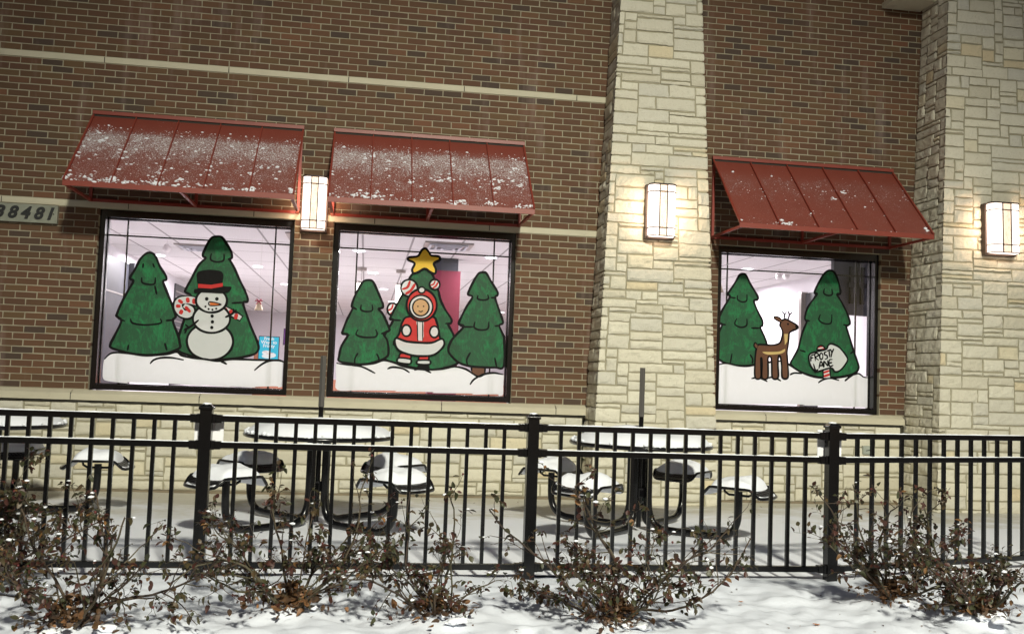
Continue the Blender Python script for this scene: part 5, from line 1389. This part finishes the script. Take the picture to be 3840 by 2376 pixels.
# ---------------------------------------------------------------- address plate, outlet, signs
t = empty("address_plate", (-0.35, 0, 2.73), "grey stone plate with dark numerals 38481 on the brick wall left of the left window", "address sign")
mb = MB(); mb.box((-0.78, -0.052, -0.093), (0.0, 0.0, 0.088), 0, 0.003); mb.build("plate", ["plate_grey"], t)
for ch, x in (("3", -0.545), ("8", -0.425), ("4", -0.305), ("8", -0.180), ("1", -0.075)):
    vs, fs = text_mesh(ch, 0.165, shear=0.28, bold=0.006, extrude=0.004)
    mb = MB(); mb.mesh([(v.x + x, -0.058 - v.z, v.y - 0.004) for v in vs], fs); mb.build("numeral", ["number_black"], t)
mb = MB(); mb.tube([(-0.035, -0.052, 0), (-0.035, -0.058, 0)], 0.006, 8); mb.build("screw", ["number_black"], t)

t = empty("outlet_box", (8.35, -0.03, 0.605), "small grey weatherproof socket box on the stone base below the right window", "outlet")
mb = MB(); mb.box((-0.045, -0.045, -0.048), (0.06, 0.0, 0.048), 0, 0.008); mb.build("housing", ["box_grey"], t)
mb = MB(); mb.box((-0.033, -0.053, -0.036), (0.048, -0.045, 0.036), 0, 0.004); mb.tube([(-0.02, -0.056, -0.005), (0.03, -0.056, 0.005)], 0.004, 6, 1); mb.build("cover", ["box_grey", "number_black"], t)

# ---------------------------------------------------------------- things inside the room
def pendant(x, y, label):
    t = empty("pendant_lamp", (x, y, 2.9), label, "pendant lamp", "white cylinder pendants inside the restaurant")
    mb = MB(); mb.tube([(0, 0, -0.002), (0, 0, -0.05)], 0.075, 20); mb.build("canopy", ["nickel"], t)
    mb = MB(); mb.tube([(0, 0, -0.05), (0, 0, -0.22)], 0.006, 8); mb.build("cord", ["nickel"], t)
    mb = MB(); mb.tube([(0, 0, -0.22), (0, 0, -0.25)], 0.078, 20); mb.build("collar", ["nickel"], t)
    mb = MB(); mb.tube([(0, 0, -0.25), (0, 0, -0.62)], 0.07, 20); mb.build("lamp_shade", ["pendant_glow"], t)
pendant(2.64, 5.0, "white cylinder pendant lamp hanging directly behind the top of the short painted tree")
pendant(3.25, 5.05, "white cylinder pendant lamp hanging just left of the large striped bauble")

t = empty("menu_screen", (0.21, 16.0, 1.81), "bright blue upright screen reading Fresh Ways to Frosty, behind the left window", "screen")
mb = MB(); mb.box((-0.27, -0.03, -0.31), (0.27, 0.03, 0.31), 0, 0.004); mb.build("casing", ["dark_panel"], t)
mb = MB(); mb.box((-0.25, -0.036, -0.29), (0.25, -0.031, 0.29), 0)
vs, fs = text_mesh("Fresh\nWays to\nFrosty", 0.118, bold=0.003, line=0.80)
mb.mesh([(v.x, -0.040, v.y + 0.145) for v in vs], fs, 1)
for (bx, bz, rx, rz, mi) in ((-0.05, -0.13, 0.12, 0.06, 1), (0.06, -0.19, 0.14, 0.07, 1), (-0.02, -0.22, 0.15, 0.06, 1)):
    mb.face([(bx + rx * math.cos(a * 0.5236), -0.0405 - 0.0004 * abs(bz) * 10, bz + rz * math.sin(a * 0.5236)) for a in range(12)], mi)
for (bx, bz) in ((-0.08, -0.10), (0.0, -0.15), (0.07, -0.13)):
    mb.box((bx - 0.05, -0.046, bz - 0.005), (bx + 0.04, -0.044, bz + 0.004), 2)
mb.build("display", ["screen_blue", "screen_white", "screen_red"], t)
t = empty("menu_screen", (0.74, 15.9, 2.12), "dark purple screen at the right edge of the left window", "screen")
mb = MB(); mb.box((-0.16, -0.03, -0.22), (0.16, 0.03, 0.22), 0, 0.004); mb.build("casing", ["dark_panel"], t)
mb = MB(); mb.box((-0.145, -0.036, -0.205), (0.145, -0.031, 0.205), 0)
for k in range(3): mb.box((-0.06, -0.040, 0.05 - k * 0.06), (0.02, -0.037, 0.08 - k * 0.06), 1)
mb.build("display", ["screen_purple", "screen_white"], t)

def bell(x, y, z, s, lab, bow=True):
    t = empty("bell_ornament", (x, y, z), lab, "ornament")
    pr_ = [(0.0, 0.075), (0.018, 0.073), (0.03, 0.055), (0.036, 0.02), (0.05, -0.03), (0.062, -0.05), (0.055, -0.052)]
    n = 16
    mb = MB()
    vs = [(r_ * s * math.cos(2 * math.pi * k / n), r_ * s * math.sin(2 * math.pi * k / n), zz * s) for r_, zz in pr_ for k in range(n)]
    mb.mesh(vs, [(q * n + k, q * n + (k + 1) % n, (q + 1) * n + (k + 1) % n, (q + 1) * n + k) for q in range(len(pr_) - 1) for k in range(n)], 0, True)
    mb.build("bell", ["bell_gold"], t)
    mb = MB(); mb.tube([(0, 0, 0.07 * s), (0, 0, 2.9 - z - 0.002)], 0.0012, 5); mb.build("string", ["nickel"], t)
    if bow:
        mb = MB()
        for sx in (-1, 1):
            mb.tube([(0, -0.02 * s, 0.07 * s), (sx * 0.03 * s, -0.03 * s, 0.10 * s), (sx * 0.05 * s, -0.03 * s, 0.075 * s), (0, -0.02 * s, 0.068 * s)], 0.010 * s, 6)
            mb.tube([(0, -0.02 * s, 0.065 * s), (sx * 0.035 * s, -0.035 * s, 0.03 * s)], 0.008 * s, 6)
        mb.build("bow", ["bow_red"], t)
bell(1.485, 1.5, 2.00, 0.85, "gold bell with a red bow hanging inside the left window")
bell(6.98, 1.0, 2.45, 0.95, "pale bell hanging inside the right window beside the stone pillar", False)
def orb(x, y, z, lab):
    t = empty("glass_ornament", (x, y, z), lab, "ornament", "clear ornaments hung from the ceiling")
    mb = MB(); mb.blob((0, 0, 0), 0.05, 0.05, 0.06, 1, 2, 0.08); mb.build("ball", ["ornament_silver"], t)
    mb = MB(); mb.tube([(0, 0, 0.05), (0, 0, 2.895 - z)], 0.0015, 5); mb.build("string", ["nickel"], t)
orb(0.12, 2.9, 2.79, "clear round ornament under the ceiling of the left window")
orb(8.33, 2.3, 2.80, "clear ornament under the ceiling of the right window, the left one of a close pair")
orb(8.46, 2.35, 2.81, "clear ornament under the ceiling of the right window, the right one of a close pair")
t = empty("television", (8.66, 0.95, 2.55), "large black screen on a bracket seen from behind in the right window corner", "television", rz=R(14))
mb = MB(); mb.box((-0.28, -0.03, -0.36), (0.26, 0.03, 0.34), 0, 0.01); mb.build("casing", ["dark_panel"], t)
mb = MB()
mb.box((-0.05, -0.07, -0.22), (0.0, -0.031, 0.24), 0, 0.004); mb.box((0.12, -0.07, -0.22), (0.17, -0.031, 0.24), 0, 0.004); mb.box((-0.1, -0.085, -0.02), (0.22, -0.07, 0.04), 0)
mb.tube([(0.06, -0.085, 0.0), (0.06, -0.085, 0.345)], 0.02, 8)
mb.build("bracket", ["window_metal"], t)

# ---------------------------------------------------------------- picnic tables
def saddle_z(r_):
    a = abs(r_)
    if a < 0.145: return 0.0
    q = min(1.0, (a - 0.145) / 0.095)
    return -0.066 * q * q * (3 - 2 * q)
def seat_grid(thick=0.0, shrink=1.0, nr=16, nt_=10, hfun=None):
    A, B = 0.272 * shrink, 0.215 * shrink
    vs, uvs = [], []
    for j in range(nt_ + 1):
        for i in range(nr + 1):
            s, tt = -1 + 2 * i / nr, -1 + 2 * j / nt_
            # squircle map
            k = 0.38
            x = s * math.sqrt(max(0, 1 - k * tt * tt * s * s * 0.9)); y = tt * math.sqrt(max(0, 1 - k * s * s * tt * tt * 0.9))
            x, y = x * A, y * B
            z = saddle_z(x) + thick
            if hfun: z += hfun(s, tt, x, y)
            vs.append((x, y, z)); uvs.append((x, y))
    W = nr + 1
    fs = [(j * W + i, j * W + i + 1, (j + 1) * W + i + 1, (j + 1) * W + i) for j in range(nt_) for i in range(nr)]
    rim = [i for i in range(nr + 1)] + [(j + 1) * W - 1 for j in range(1, nt_ + 1)] + [nt_ * W + i for i in range(nr - 1, -1, -1)] + [j * W for j in range(nt_ - 1, 0, -1)]
    return vs, uvs, fs, rim
def make_table(x, y, rot, pole, seed, label, seat_angles=(0, 90, 180, 270)):
    z0 = patio_z(y) + 0.002
    t = empty("picnic_table", (x, y, z0), label, "picnic table", "round steel picnic tables on the patio")
    t.rotation_euler = (0, 0, rot)
    RT, ZT = 0.575, 0.718
    mb = MB()
    n = 64
    rings = [0.03, 0.2, 0.38, RT - 0.03, RT - 0.004]
    vs, uvs = [], []
    for r_ in rings:
        for k in range(n):
            a = 2 * math.pi * k / n
            vs.append((r_ * math.cos(a), r_ * math.sin(a), ZT - (0.006 if r_ > RT - 0.01 else 0))); uvs.append((r_ * math.cos(a), r_ * math.sin(a)))
    mb.mesh(vs, [(q * n + k, q * n + (k + 1) % n, (q + 1) * n + (k + 1) % n, (q + 1) * n + k) for q in range(len(rings) - 1) for k in range(n)], 0, True, uvs)
    mb.build("tabletop", ["perforated_metal"], t)
    mb = MB()
    pts = [(RT * math.cos(2 * math.pi * k / 48), RT * math.sin(2 * math.pi * k / 48), ZT - 0.012) for k in range(49)]
    mb.tube(pts, 0.016, 8, cap=False)
    mb.build("rim", ["black_metal"], t)
    # snow lying on the top
    mb = MB()
    nr = 18
    vs = []
    for q in range(nr + 1):
        for k in range(n):
            a = 2 * math.pi * k / n
            s = q / nr
            edge = 1.0 + 0.018 * noise.noise(Vector((math.cos(a) * 4, math.sin(a) * 4, seed)))
            r_ = (RT - 0.005) * s * edge
            h = 0.135 * (1 - s ** 12) * (1 - 0.45 * s * s) * (0.85 + 0.3 * noise.noise(Vector((r_ * math.cos(a) * 2.5, r_ * math.sin(a) * 2.5, seed)))) + 0.004 * noise.noise(Vector((r_ * math.cos(a) * 18, r_ * math.sin(a) * 18, seed)))
            h = max(h, 0.002)
            vs.append((r_ * math.cos(a), r_ * math.sin(a), ZT + 0.003 + h))
    mb.mesh(vs, [(q * n + k, (q + 1) * n + k, (q + 1) * n + (k + 1) % n, q * n + (k + 1) % n) for q in range(nr) for k in range(n)], 0, True)
    r2 = random.Random(seed)
    for k in range(90):     # ragged crust at the edge
        a = r2.uniform(0, 2 * math.pi)
        s = r2.uniform(0.006, 0.016)
        mb.blob(((RT - 0.01) * math.cos(a), (RT - 0.01) * math.sin(a), ZT + r2.uniform(0.0, 0.02)), s * 1.4, s * 1.4, s, k, 1, 0.5)
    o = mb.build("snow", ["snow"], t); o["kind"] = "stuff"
    proto = None
    for i, deg in enumerate(seat_angles):
        a = R(deg)
        ca, sa = math.cos(a), math.sin(a)
        # support: down from the top, along the ground, up to the seat
        prof = [(0.085, ZT - 0.01), (0.085, 0.30), (0.095, 0.17), (0.13, 0.085), (0.20, 0.040), (0.30, 0.034), (0.62, 0.034), (0.73, 0.045), (0.805, 0.085), (0.845, 0.16), (0.855, 0.26), (0.855, 0.40)]
        sm = catmull(prof, False, 4)
        mb = MB(); mb.tube([(p[0] * ca, p[0] * sa, p[1]) for p in sm], 0.029, 10)
        mb.build("leg", ["black_metal"], t)
        holder = MB()
        rc = 0.855
        vs, uvs, fs, rim = seat_grid()
        ZS = 0.440
        T = lambda p: (ca * (rc + p[0]) - sa * p[1], sa * (rc + p[0]) + ca * p[1], ZS + p[2])
        holder.mesh([T(p) for p in vs], fs, 0, True, uvs)
        st = holder.build("seat", ["perforated_metal"], t)
        mb = MB(); rp = [T(vs[k]) for k in rim]; mb.tube(rp + [rp[0]], 0.011, 7, cap=False); mb.build("rim", ["black_metal"], st)
        mb = MB(); mb.tube([T(p) for p in ((-0.12, 0, -0.012), (-0.115, 0, -0.05), (-0.08, 0, -0.07), (0.08, 0, -0.07), (0.115, 0, -0.05), (0.12, 0, -0.012))], 0.010, 7); mb.build("bracket", ["black_metal"], st)
        def hf(s, tt, x_, y_, sd=seed * 10 + i):
            e = max(abs(s), abs(tt))
            h = 0.088 * max(0, 1 - abs(s / 0.70) ** 4.0) * max(0, 1 - abs(tt) ** 6) * (0.85 + 0.5 * noise.noise(Vector((x_ * 6, y_ * 6, sd))))
            h += 0.007 * noise.noise(Vector((x_ * 30, y_ * 30, sd))) * min(1, h * 60)
            h -= 0.016 * max(0.0, min(1.0, (abs(s) - 0.62) / 0.1))
            if s > 0.88 and abs(tt) < 0.9: h = 0.012 + 0.005 * noise.noise(Vector((x_ * 40, y_ * 40, sd)))
            return h - 0.004
        vs, uvs, fs, rim = seat_grid(0.004, 0.97, 40, 20, hf)
        mb = MB(); mb.mesh([T(p) for p in vs], fs, 0, True)
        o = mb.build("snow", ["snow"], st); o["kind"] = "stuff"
    mb = MB()
    mb.tube([(0, 0, 0.27), (0, 0, 0.35)], 0.055, 12)
    for k in range(4):
        a = R(45 + 90 * k)
        mb.box((0.05 * math.cos(a) - 0.012, 0.05 * math.sin(a) - 0.012, 0.285), (0.05 * math.cos(a) + 0.012, 0.05 * math.sin(a) + 0.012, 0.335))
    mb.build("clamp", ["black_metal"], t)
    if pole:
        mb = MB(); mb.tube([(0, 0, 0.03), (0, 0, 0.93)], 0.020, 10); mb.build("pole_sleeve", ["black_metal"], t)
        mb = MB(); mb.box((-0.017, -0.017, 0.93), (0.017, 0.017, 1.335), 0, 0.003); mb.build("umbrella_pole", ["pole_grey"], t)
    return t
make_table(-0.22, -1.85, R(3), False, 1, "snow topped round table cut off by the left edge of the photo")
make_table(2.43, -2.36, R(43.5), True, 2, "snow topped round table with a bare pole in front of the two left windows")
make_table(5.04, -2.42, R(47), True, 3, "snow topped round table with a bare pole in front of the middle stone pillar")

# ---------------------------------------------------------------- fence
FY = -4.55
fence = empty("metal_fence", (3.7, FY, 0.1), "black metal picket fence with snow along its rails, in front of the patio", "fence")
fence.location = (0, 0, 0)
RZ = (0.985, 0.838, 0.175)          # rail centres
posts = [0.03, 1.895, 3.755, 5.635]
ang = R(15)
end = (5.635 + 2.1 * math.cos(ang), FY + 2.1 * math.sin(ang))
def make_post(x, y, a):
    z0 = 0.09
    mb = MB(); mb.box((-0.033, -0.033, z0), (0.033, 0.033, 1.045), 0, 0.003)
    o = mb.build("post", ["black_metal"], fence, (x, y, 0)); o.rotation_euler = (0, 0, a)
    mb = MB()
    mb.box((-0.040, -0.040, 1.035), (0.040, 0.040, 1.050), 0, 0.003)
    q = [(-0.037, -0.037, 1.050), (0.037, -0.037, 1.050), (0.037, 0.037, 1.050), (-0.037, 0.037, 1.050)]
    w = [(c * 0.45, d * 0.45, 1.066) for c, d, _ in q]
    mb.mesh(q + w, [(0, 1, 5, 4), (1, 2, 6, 5), (2, 3, 7, 6), (3, 0, 4, 7), (4, 5, 6, 7)])
    mb.build("post_cap", ["black_metal"], o)
    mb = MB()
    mb.blob((0, 0, 1.066), 0.024, 0.024, 0.007, int(x * 10), 2, 0.3)
    s = mb.build("snow", ["snow"], o); s["kind"] = "stuff"
    for z in RZ:
        for sg in (-1, 1):
            mb = MB()
            mb.box((min(0.034 * sg, 0.052 * sg), -0.024, z - 0.026), (max(0.034 * sg, 0.052 * sg), 0.024, z + 0.025), 0, 0.002)
            mb.box((min(0.0525 * sg, 0.085 * sg), -0.022, z - 0.024), (max(0.0525 * sg, 0.085 * sg), 0.022, z + 0.022), 0, 0.002)
            mb.build("bracket", ["black_metal"], o)
    mb = MB(); mb.box((-0.052, -0.052, z0 - 0.02), (0.052, 0.052, z0 + 0.012), 0, 0.003); mb.build("base_plate", ["black_metal"], o)
    return o
for x in posts:
    make_post(x, FY, 0)
rk = random.Random(4)
def make_panel(a, b_, n, margin, pitch=None, pos=None):
    A, B = Vector(a), Vector(b_)
    d = (B - A); L = d.length; d.normalize()
    ang_ = math.atan2(d.y, d.x)
    for ri, z in enumerate(RZ):
        mb = MB(); mb.box((0.03, -0.0165, z - 0.017), (L - 0.03, 0.0165, z + 0.017), 0, 0.002)
        mb.box((0.03, -0.0185, z + 0.006), (L - 0.03, -0.0165, z + 0.013), 0)
        o = mb.build("rail", ["black_metal"], fence, (A.x, A.y, 0)); o.rotation_euler = (0, 0, ang_)
        if ri < 2:
            mb = MB()
            m_ = int(L / 0.02)
            for side in (0,):
                vs = []
                for k in range(m_ + 1):
                    xx = 0.09 + (L - 0.18) * k / m_
                    h = 0.0045 + 0.004 * noise.noise(Vector((xx * 9 + A.x * 7, ri, 0))) + 0.002 * noise.noise(Vector((xx * 50, ri, 3)))
                    hw = 0.013 + 0.003 * noise.noise(Vector((xx * 20, ri + 5, 0)))
                    for (yy, zz) in ((-hw, 0.0), (-hw * 0.8, h * 0.8), (0, h), (hw * 0.8, h * 0.8), (hw, 0.0)):
                        vs.append((xx, yy, z + 0.017 + zz))
                mb.mesh(vs, [(k * 5 + q, (k + 1) * 5 + q, (k + 1) * 5 + q + 1, k * 5 + q + 1) for k in range(m_) for q in range(4)], 0, True)
            s = mb.build("snow", ["snow"], o); s["kind"] = "stuff"
    ps = pos if pos else [margin + pitch * k for k in range(n)]
    for s_ in ps:
        mb = MB()
        lo, hi = RZ[2] + 0.016, RZ[0] - 0.016
        mb.box((-0.0108, -0.0108, lo), (0.0108, 0.0108, hi), 0, 0.0015)
        p = A + d * s_
        o = mb.build("picket", ["black_metal"], fence, (p.x, p.y, 0)); o.rotation_euler = (0, 0, ang_)
make_panel((posts[0], FY), (posts[1], FY), 15, 0.165, 0.1095)
make_panel((posts[1], FY), (posts[2], FY), 15, 0.168, 0.1088)
make_panel((posts[2], FY), (posts[3], FY), 15, 0.170, 0.1098)
make_panel((posts[3], FY), end, 17, 0.150, None, [0.203 + 0.1228 * k for k in range(15)])
# small white notices on the inner side of two posts
for (x, lab, sn) in ((1.905, "small white notice behind the left fence post, lit only at its foot", 0), (5.645, "small white notice behind the right corner fence post", 1)):
    t = empty("notice_sign", (x, FY + 0.055, 0.92), lab, "sign")
    mb = MB(); mb.box((-0.08, -0.004, -0.085 if not sn else -0.075), (0.08, 0.004, 0.06 if not sn else 0.10), 0, 0.003); mb.build("plate", ["sign_white"], t)
    mb = MB(); mb.box((-0.02, -0.019, -0.06), (0.02, -0.0045, -0.04)); mb.build("clip", ["black_metal"], t)

# ---------------------------------------------------------------- rose bushes
def leaf(mb, p, dirn, up, L, w, fold, curl, mi=0):
    d = dirn.normalized(); s = d.cross(up)
    if s.length < 1e-3: s = Vector((1, 0, 0))
    s.normalize(); n = s.cross(d).normalized()
    rows = [(0.0, 0.0), (0.25, 0.85), (0.55, 1.0), (0.82, 0.6), (1.0, 0.0)]
    C, Lf, Rt = [], [], []
    for t, k in rows:
        c = p + d * (L * t) - n * (curl * L * t * t)
        C.append(c)
        Lf.append(c + s * (w * k / 2) + n * (fold * w * k)); Rt.append(c - s * (w * k / 2) + n * (fold * w * k))
    vs = [C[0], C[1], C[2], C[3], C[4], Lf[1], Lf[2], Lf[3], Rt[1], Rt[2], Rt[3]]
    mb.mesh(vs, [(0, 1, 5), (1, 2, 6, 5), (2, 3, 7, 6), (3, 4, 7), (0, 8, 1), (1, 8, 9, 2), (2, 9, 10, 3), (3, 10, 4)], mi, True)
def make_bush(x, y, H, S, ncane, seed, leafy, lean, label):
    r = random.Random(seed)
    z0 = bed_z(x, y)
    t = empty("rose_bush", (x, y, z0), label, "shrub", "bare thorny rose bushes along the fence")
    st, lf, sn = MB(), MB(), MB()
    tips = []
    def rv(s): return Vector((r.gauss(0, s), r.gauss(0, s), r.gauss(0, s)))
    def cane(p, d, L, rad, depth):
        n = max(4, int(L / 0.035))
        pts, rr = [p.copy()], [rad]
        step = L / n
        wob = rv(1)
        for k in range(n):
            d = (d + rv(0.14) + Vector((0, 0, -0.012 * (k / n) * 3 if depth == 0 else 0.02))).normalized()
            if p.z < 0.03: d.z = abs(d.z) + 0.1
            p = p + d * step
            pts.append(p.copy()); rr.append(rad * (1 - 0.55 * (k + 1) / n))
            fr = (k + 1) / n
            if r.random() < 0.55 and depth < 3:      # thorn
                td = (rv(1)).normalized()
                q = p + td * (rr[-1] + 0.007)
                st.tube([p, q], [0.0018, 0.0002], 3, 0, False)
            if depth < 3 and fr > 0.18 and r.random() < (0.50, 0.34, 0.16)[depth]:
                sd = (d + rv(0.95)).normalized(); sd.z = sd.z * 0.7 + 0.15
                cane(p.copy(), sd.normalized(), L * r.uniform(0.22, 0.5) * (0.9 if depth == 0 else 0.7), rr[-1] * 0.65, depth + 1)
            pl = (0.10 + 0.42 * fr) * leafy * (1.0 if depth else 0.55)
            if r.random() < pl:
                sprig(p, d)
        st.tube(pts, rr, 5 if rad > 0.003 else 4, 0, True)
        sprig(p, d); 
        if r.random() < 0.12:   # rose hip
            st.blob(p, 0.006, 0.006, 0.007, r.random() * 9, 1, 0.2, 1)
    def sprig(p, d):
        sd = (d * 0.4 + rv(0.8)).normalized()
        L = r.uniform(0.02, 0.05)
        e = p + sd * L
        st.tube([p, e], [0.0011, 0.0008], 3, 0, False)
        nl = r.choice((1, 2, 3, 3, 5))
        for k in range(nl):
            q = p + sd * L * (0.4 + 0.6 * k / max(1, nl - 1)) if nl > 1 else e
            ld = (sd + rv(0.7) + Vector((0, 0, -0.35))).normalized()
            sz = r.uniform(0.014, 0.038)
            leaf(lf, q, ld, Vector((r.gauss(0, .5), r.gauss(0, .5), 1)).normalized(), sz, sz * r.uniform(0.5, 0.75), r.uniform(0.0, 0.35), r.uniform(-0.2, 0.8))
            if r.random() < 0.035 and ld.z > -0.4:
                sn.blob(q + ld * sz * 0.5 + Vector((0, 0, 0.004)), sz * 0.42, sz * 0.35, sz * 0.2, r.random() * 20, 1, 0.5)
    for k in range(ncane):
        a = 2 * math.pi * k / ncane + r.uniform(-0.4, 0.4)
        out = r.uniform(0.15, 1.25) * (S / 0.6)
        d = Vector((math.cos(a) * out + lean, math.sin(a) * out * 0.75, r.uniform(0.45, 1.1))).normalized()
        L = H * r.uniform(0.5, 1.3) * (1.0 + 0.35 * (out > 0.8))
        cane(Vector((math.cos(a) * 0.03, math.sin(a) * 0.03, -0.02)), d, L, r.uniform(0.0035, 0.0085), 0)
    for (ea, ee, eL) in EXTRA.get(seed, ()):
        d = Vector((math.cos(R(ea)) * math.cos(R(ee)), math.sin(R(ea)) * math.cos(R(ee)), math.sin(R(ee))))
        cane(d * 0.02 + Vector((0, 0, 0.03)), d, eL, 0.007, 1)
    st.build("stem", ["cane", "hip_red"], t)
    o = lf.build("foliage", ["rose_leaf"], t)
    # tangle of dead leaves and twigs at the foot
    lt = MB()
    for k in range(int(260 * (0.6 + 0.4 * leafy))):
        a = r.uniform(0, 2 * math.pi); q = abs(r.gauss(0, 0.085))
        p = Vector((q * math.cos(a) * 1.25, q * math.sin(a), r.uniform(0.0, 0.12) * math.exp(-q * 6)))
        dd = Vector((r.gauss(0, 1), r.gauss(0, 1), r.gauss(0.2, 0.6))).normalized()
        sz = r.uniform(0.018, 0.045)
        leaf(lt, p, dd, rv(1).normalized(), sz, sz * r.uniform(0.35, 0.8), r.uniform(-0.2, 0.4), r.uniform(-0.4, 1.0))
        if k % 5 == 0: lt.tube([p, p + dd * r.uniform(0.04, 0.11)], [0.0016, 0.0007], 3, 0, False)
    o = lt.build("leaf_litter", ["dead_leaf"], t); o["kind"] = "stuff"
    for k in range(7):
        a = r.uniform(0, 2 * math.pi); q = r.uniform(0.04, 0.16)
        s = r.uniform(0.015, 0.032)
        sn.blob((q * math.cos(a), q * math.sin(a), -s * 0.05), s * 1.5, s * 1.2, s * 0.6, k + seed, 3, 0.7, 0, 1.1)
    o = sn.build("snow", ["snow"], t); o["kind"] = "stuff"
BL = ["sprawling rose bush near the left corner, second from the left edge", "dense upright rose bush in front of the table before the left windows",
      "sparse rose bush left of the middle fence post, with snow held in its fork", "rose bush with a clump of brown leaves at its foot, before the right hand table",
      "dark leafy rose bush at the lower right corner", "rose bush reaching across the right corner fence post", "thick reddish leafy rose bush at the far left edge"]
for (bx, by, bh, bs_, nc, sd, lfy, ln), lab in zip(BUSH, BL):
    make_bush(bx, by, bh, bs_, nc, sd, lfy, ln, lab)

# ---------------------------------------------------------------- fallen leaves
def maple(x, y, z, s, rz, label, curl=0.35):
    pts = []
    for k in range(22):
        a = 2 * math.pi * k / 22
        rr = s * (0.42 if k % 2 else (1.0 if k in (0, 4, 18, 8, 14) else 0.72))
        pts.append((rr * math.cos(a), rr * math.sin(a), curl * rr * (0.6 + 0.6 * noise.noise(Vector((k, x, y))))))
    mb = MB()
    mb.mesh([(0, 0, 0.002)] + pts, [(0, k + 1, (k + 1) % 22 + 1) for k in range(22)], 0, False)
    mb.tube([(0, 0, 0.002), (-s * 0.9, 0.1 * s, 0.006)], 0.0012, 4)
    o = mb.build("fallen_leaf", ["maple_leaf"], None, (x, y, z)); o.rotation_euler = (0, 0, rz)
    tag(o, label, "leaf", "dead leaves lying on the snow")
maple(7.93, -0.91, patio_z(-0.91) + 0.006, 0.07, 0.4, "large orange maple leaf on the patio snow behind the right fence panel")
maple(2.12, -3.2, patio_z(-3.2) + 0.006, 0.035, 1.4, "small orange leaf under the seats of the table before the left windows")
maple(3.62, -5.86, bed_z(3.62, -5.86) + 0.004, 0.03, 2.2, "olive brown leaf on the snow at the bottom, between the middle rose bushes")
maple(5.02, -5.62, bed_z(5.02, -5.62) + 0.004, 0.022, 0.2, "small dark leaf on open snow left of the lower right bush")
maple(4.86, -5.05, bed_z(4.86, -5.05) + 0.004, 0.018, 0.9, "tiny dark leaf on open snow below the right fence panel")
maple(1.35, -3.25, patio_z(-3.25) + 0.006, 0.022, 0.9, "tiny brown leaf on the patio snow left of the first whole table")

r_ = random.Random(77)
mb = MB()
for k in range(110):
    x, y = r_.uniform(-1.5, 9.0), -0.12 - abs(r_.gauss(0, 0.35)) if k < 70 else r_.uniform(-4.2, -0.5)
    if x > 5.0 and x < 6.6: y -= 0.5
    a = r_.uniform(0, 6.3)
    leaf(mb, Vector((x, y, patio_z(y) + 0.009)), Vector((math.cos(a), math.sin(a), 0.12)), Vector((0.1, 0.2, 1)), r_.uniform(0.012, 0.035), r_.uniform(0.006, 0.02), r_.uniform(0, 0.4), r_.uniform(-0.2, 0.6))
for k in range(120):
    x, y = r_.uniform(0.2, 7.2), r_.uniform(-6.0, -4.7)
    a = r_.uniform(0, 6.3)
    leaf(mb, Vector((x, y, bed_z(x, y) + 0.003)), Vector((math.cos(a), math.sin(a), 0.15)), Vector((0.1, 0.2, 1)), r_.uniform(0.008, 0.026), r_.uniform(0.004, 0.014), r_.uniform(0, 0.4), r_.uniform(-0.2, 0.6))
tag(mb.build("leaf_litter", ["dead_leaf"]), "scraps of dead leaf scattered over the snow and along the wall foot", "leaf litter", kind="stuff")

# ---------------------------------------------------------------- parking lot lamp that lights the scene
t = empty("street_lamp", (LAMP_POS.x, LAMP_POS.y - 0.9, -0.06), "tall parking lot lamp standing behind the viewer", "street lamp")
mb = MB(); mb.tube([(0, 0, 0), (0, 0, 9.8)], [0.10, 0.06], 12); mb.build("pole", ["bronze"], t)
mb = MB(); mb.box((-0.04, 0, 9.72), (0.04, 0.7, 9.80)); mb.box((-0.25, 0.6, 9.74), (0.25, 1.2, 9.84), 0, 0.01); mb.build("lamp_head", ["bronze"], t)
mb = MB(); mb.face([(-0.2, 0.66, 9.735), (-0.2, 1.14, 9.735), (0.2, 1.14, 9.735), (0.2, 0.66, 9.735)]); mb.build("lens", ["lot_lens"], t)
sp = light("lot_light", 'SPOT', (LAMP_POS.x, LAMP_POS.y, LAMP_POS.z), LOT_POWER, LOT_COL, spot_size=R(66), spot_blend=1.0, shadow_soft_size=0.50)
sp.rotation_euler = (Vector((4.6, -4.6, -0.2)) - LAMP_POS).to_track_quat('-Z', 'Y').to_euler()
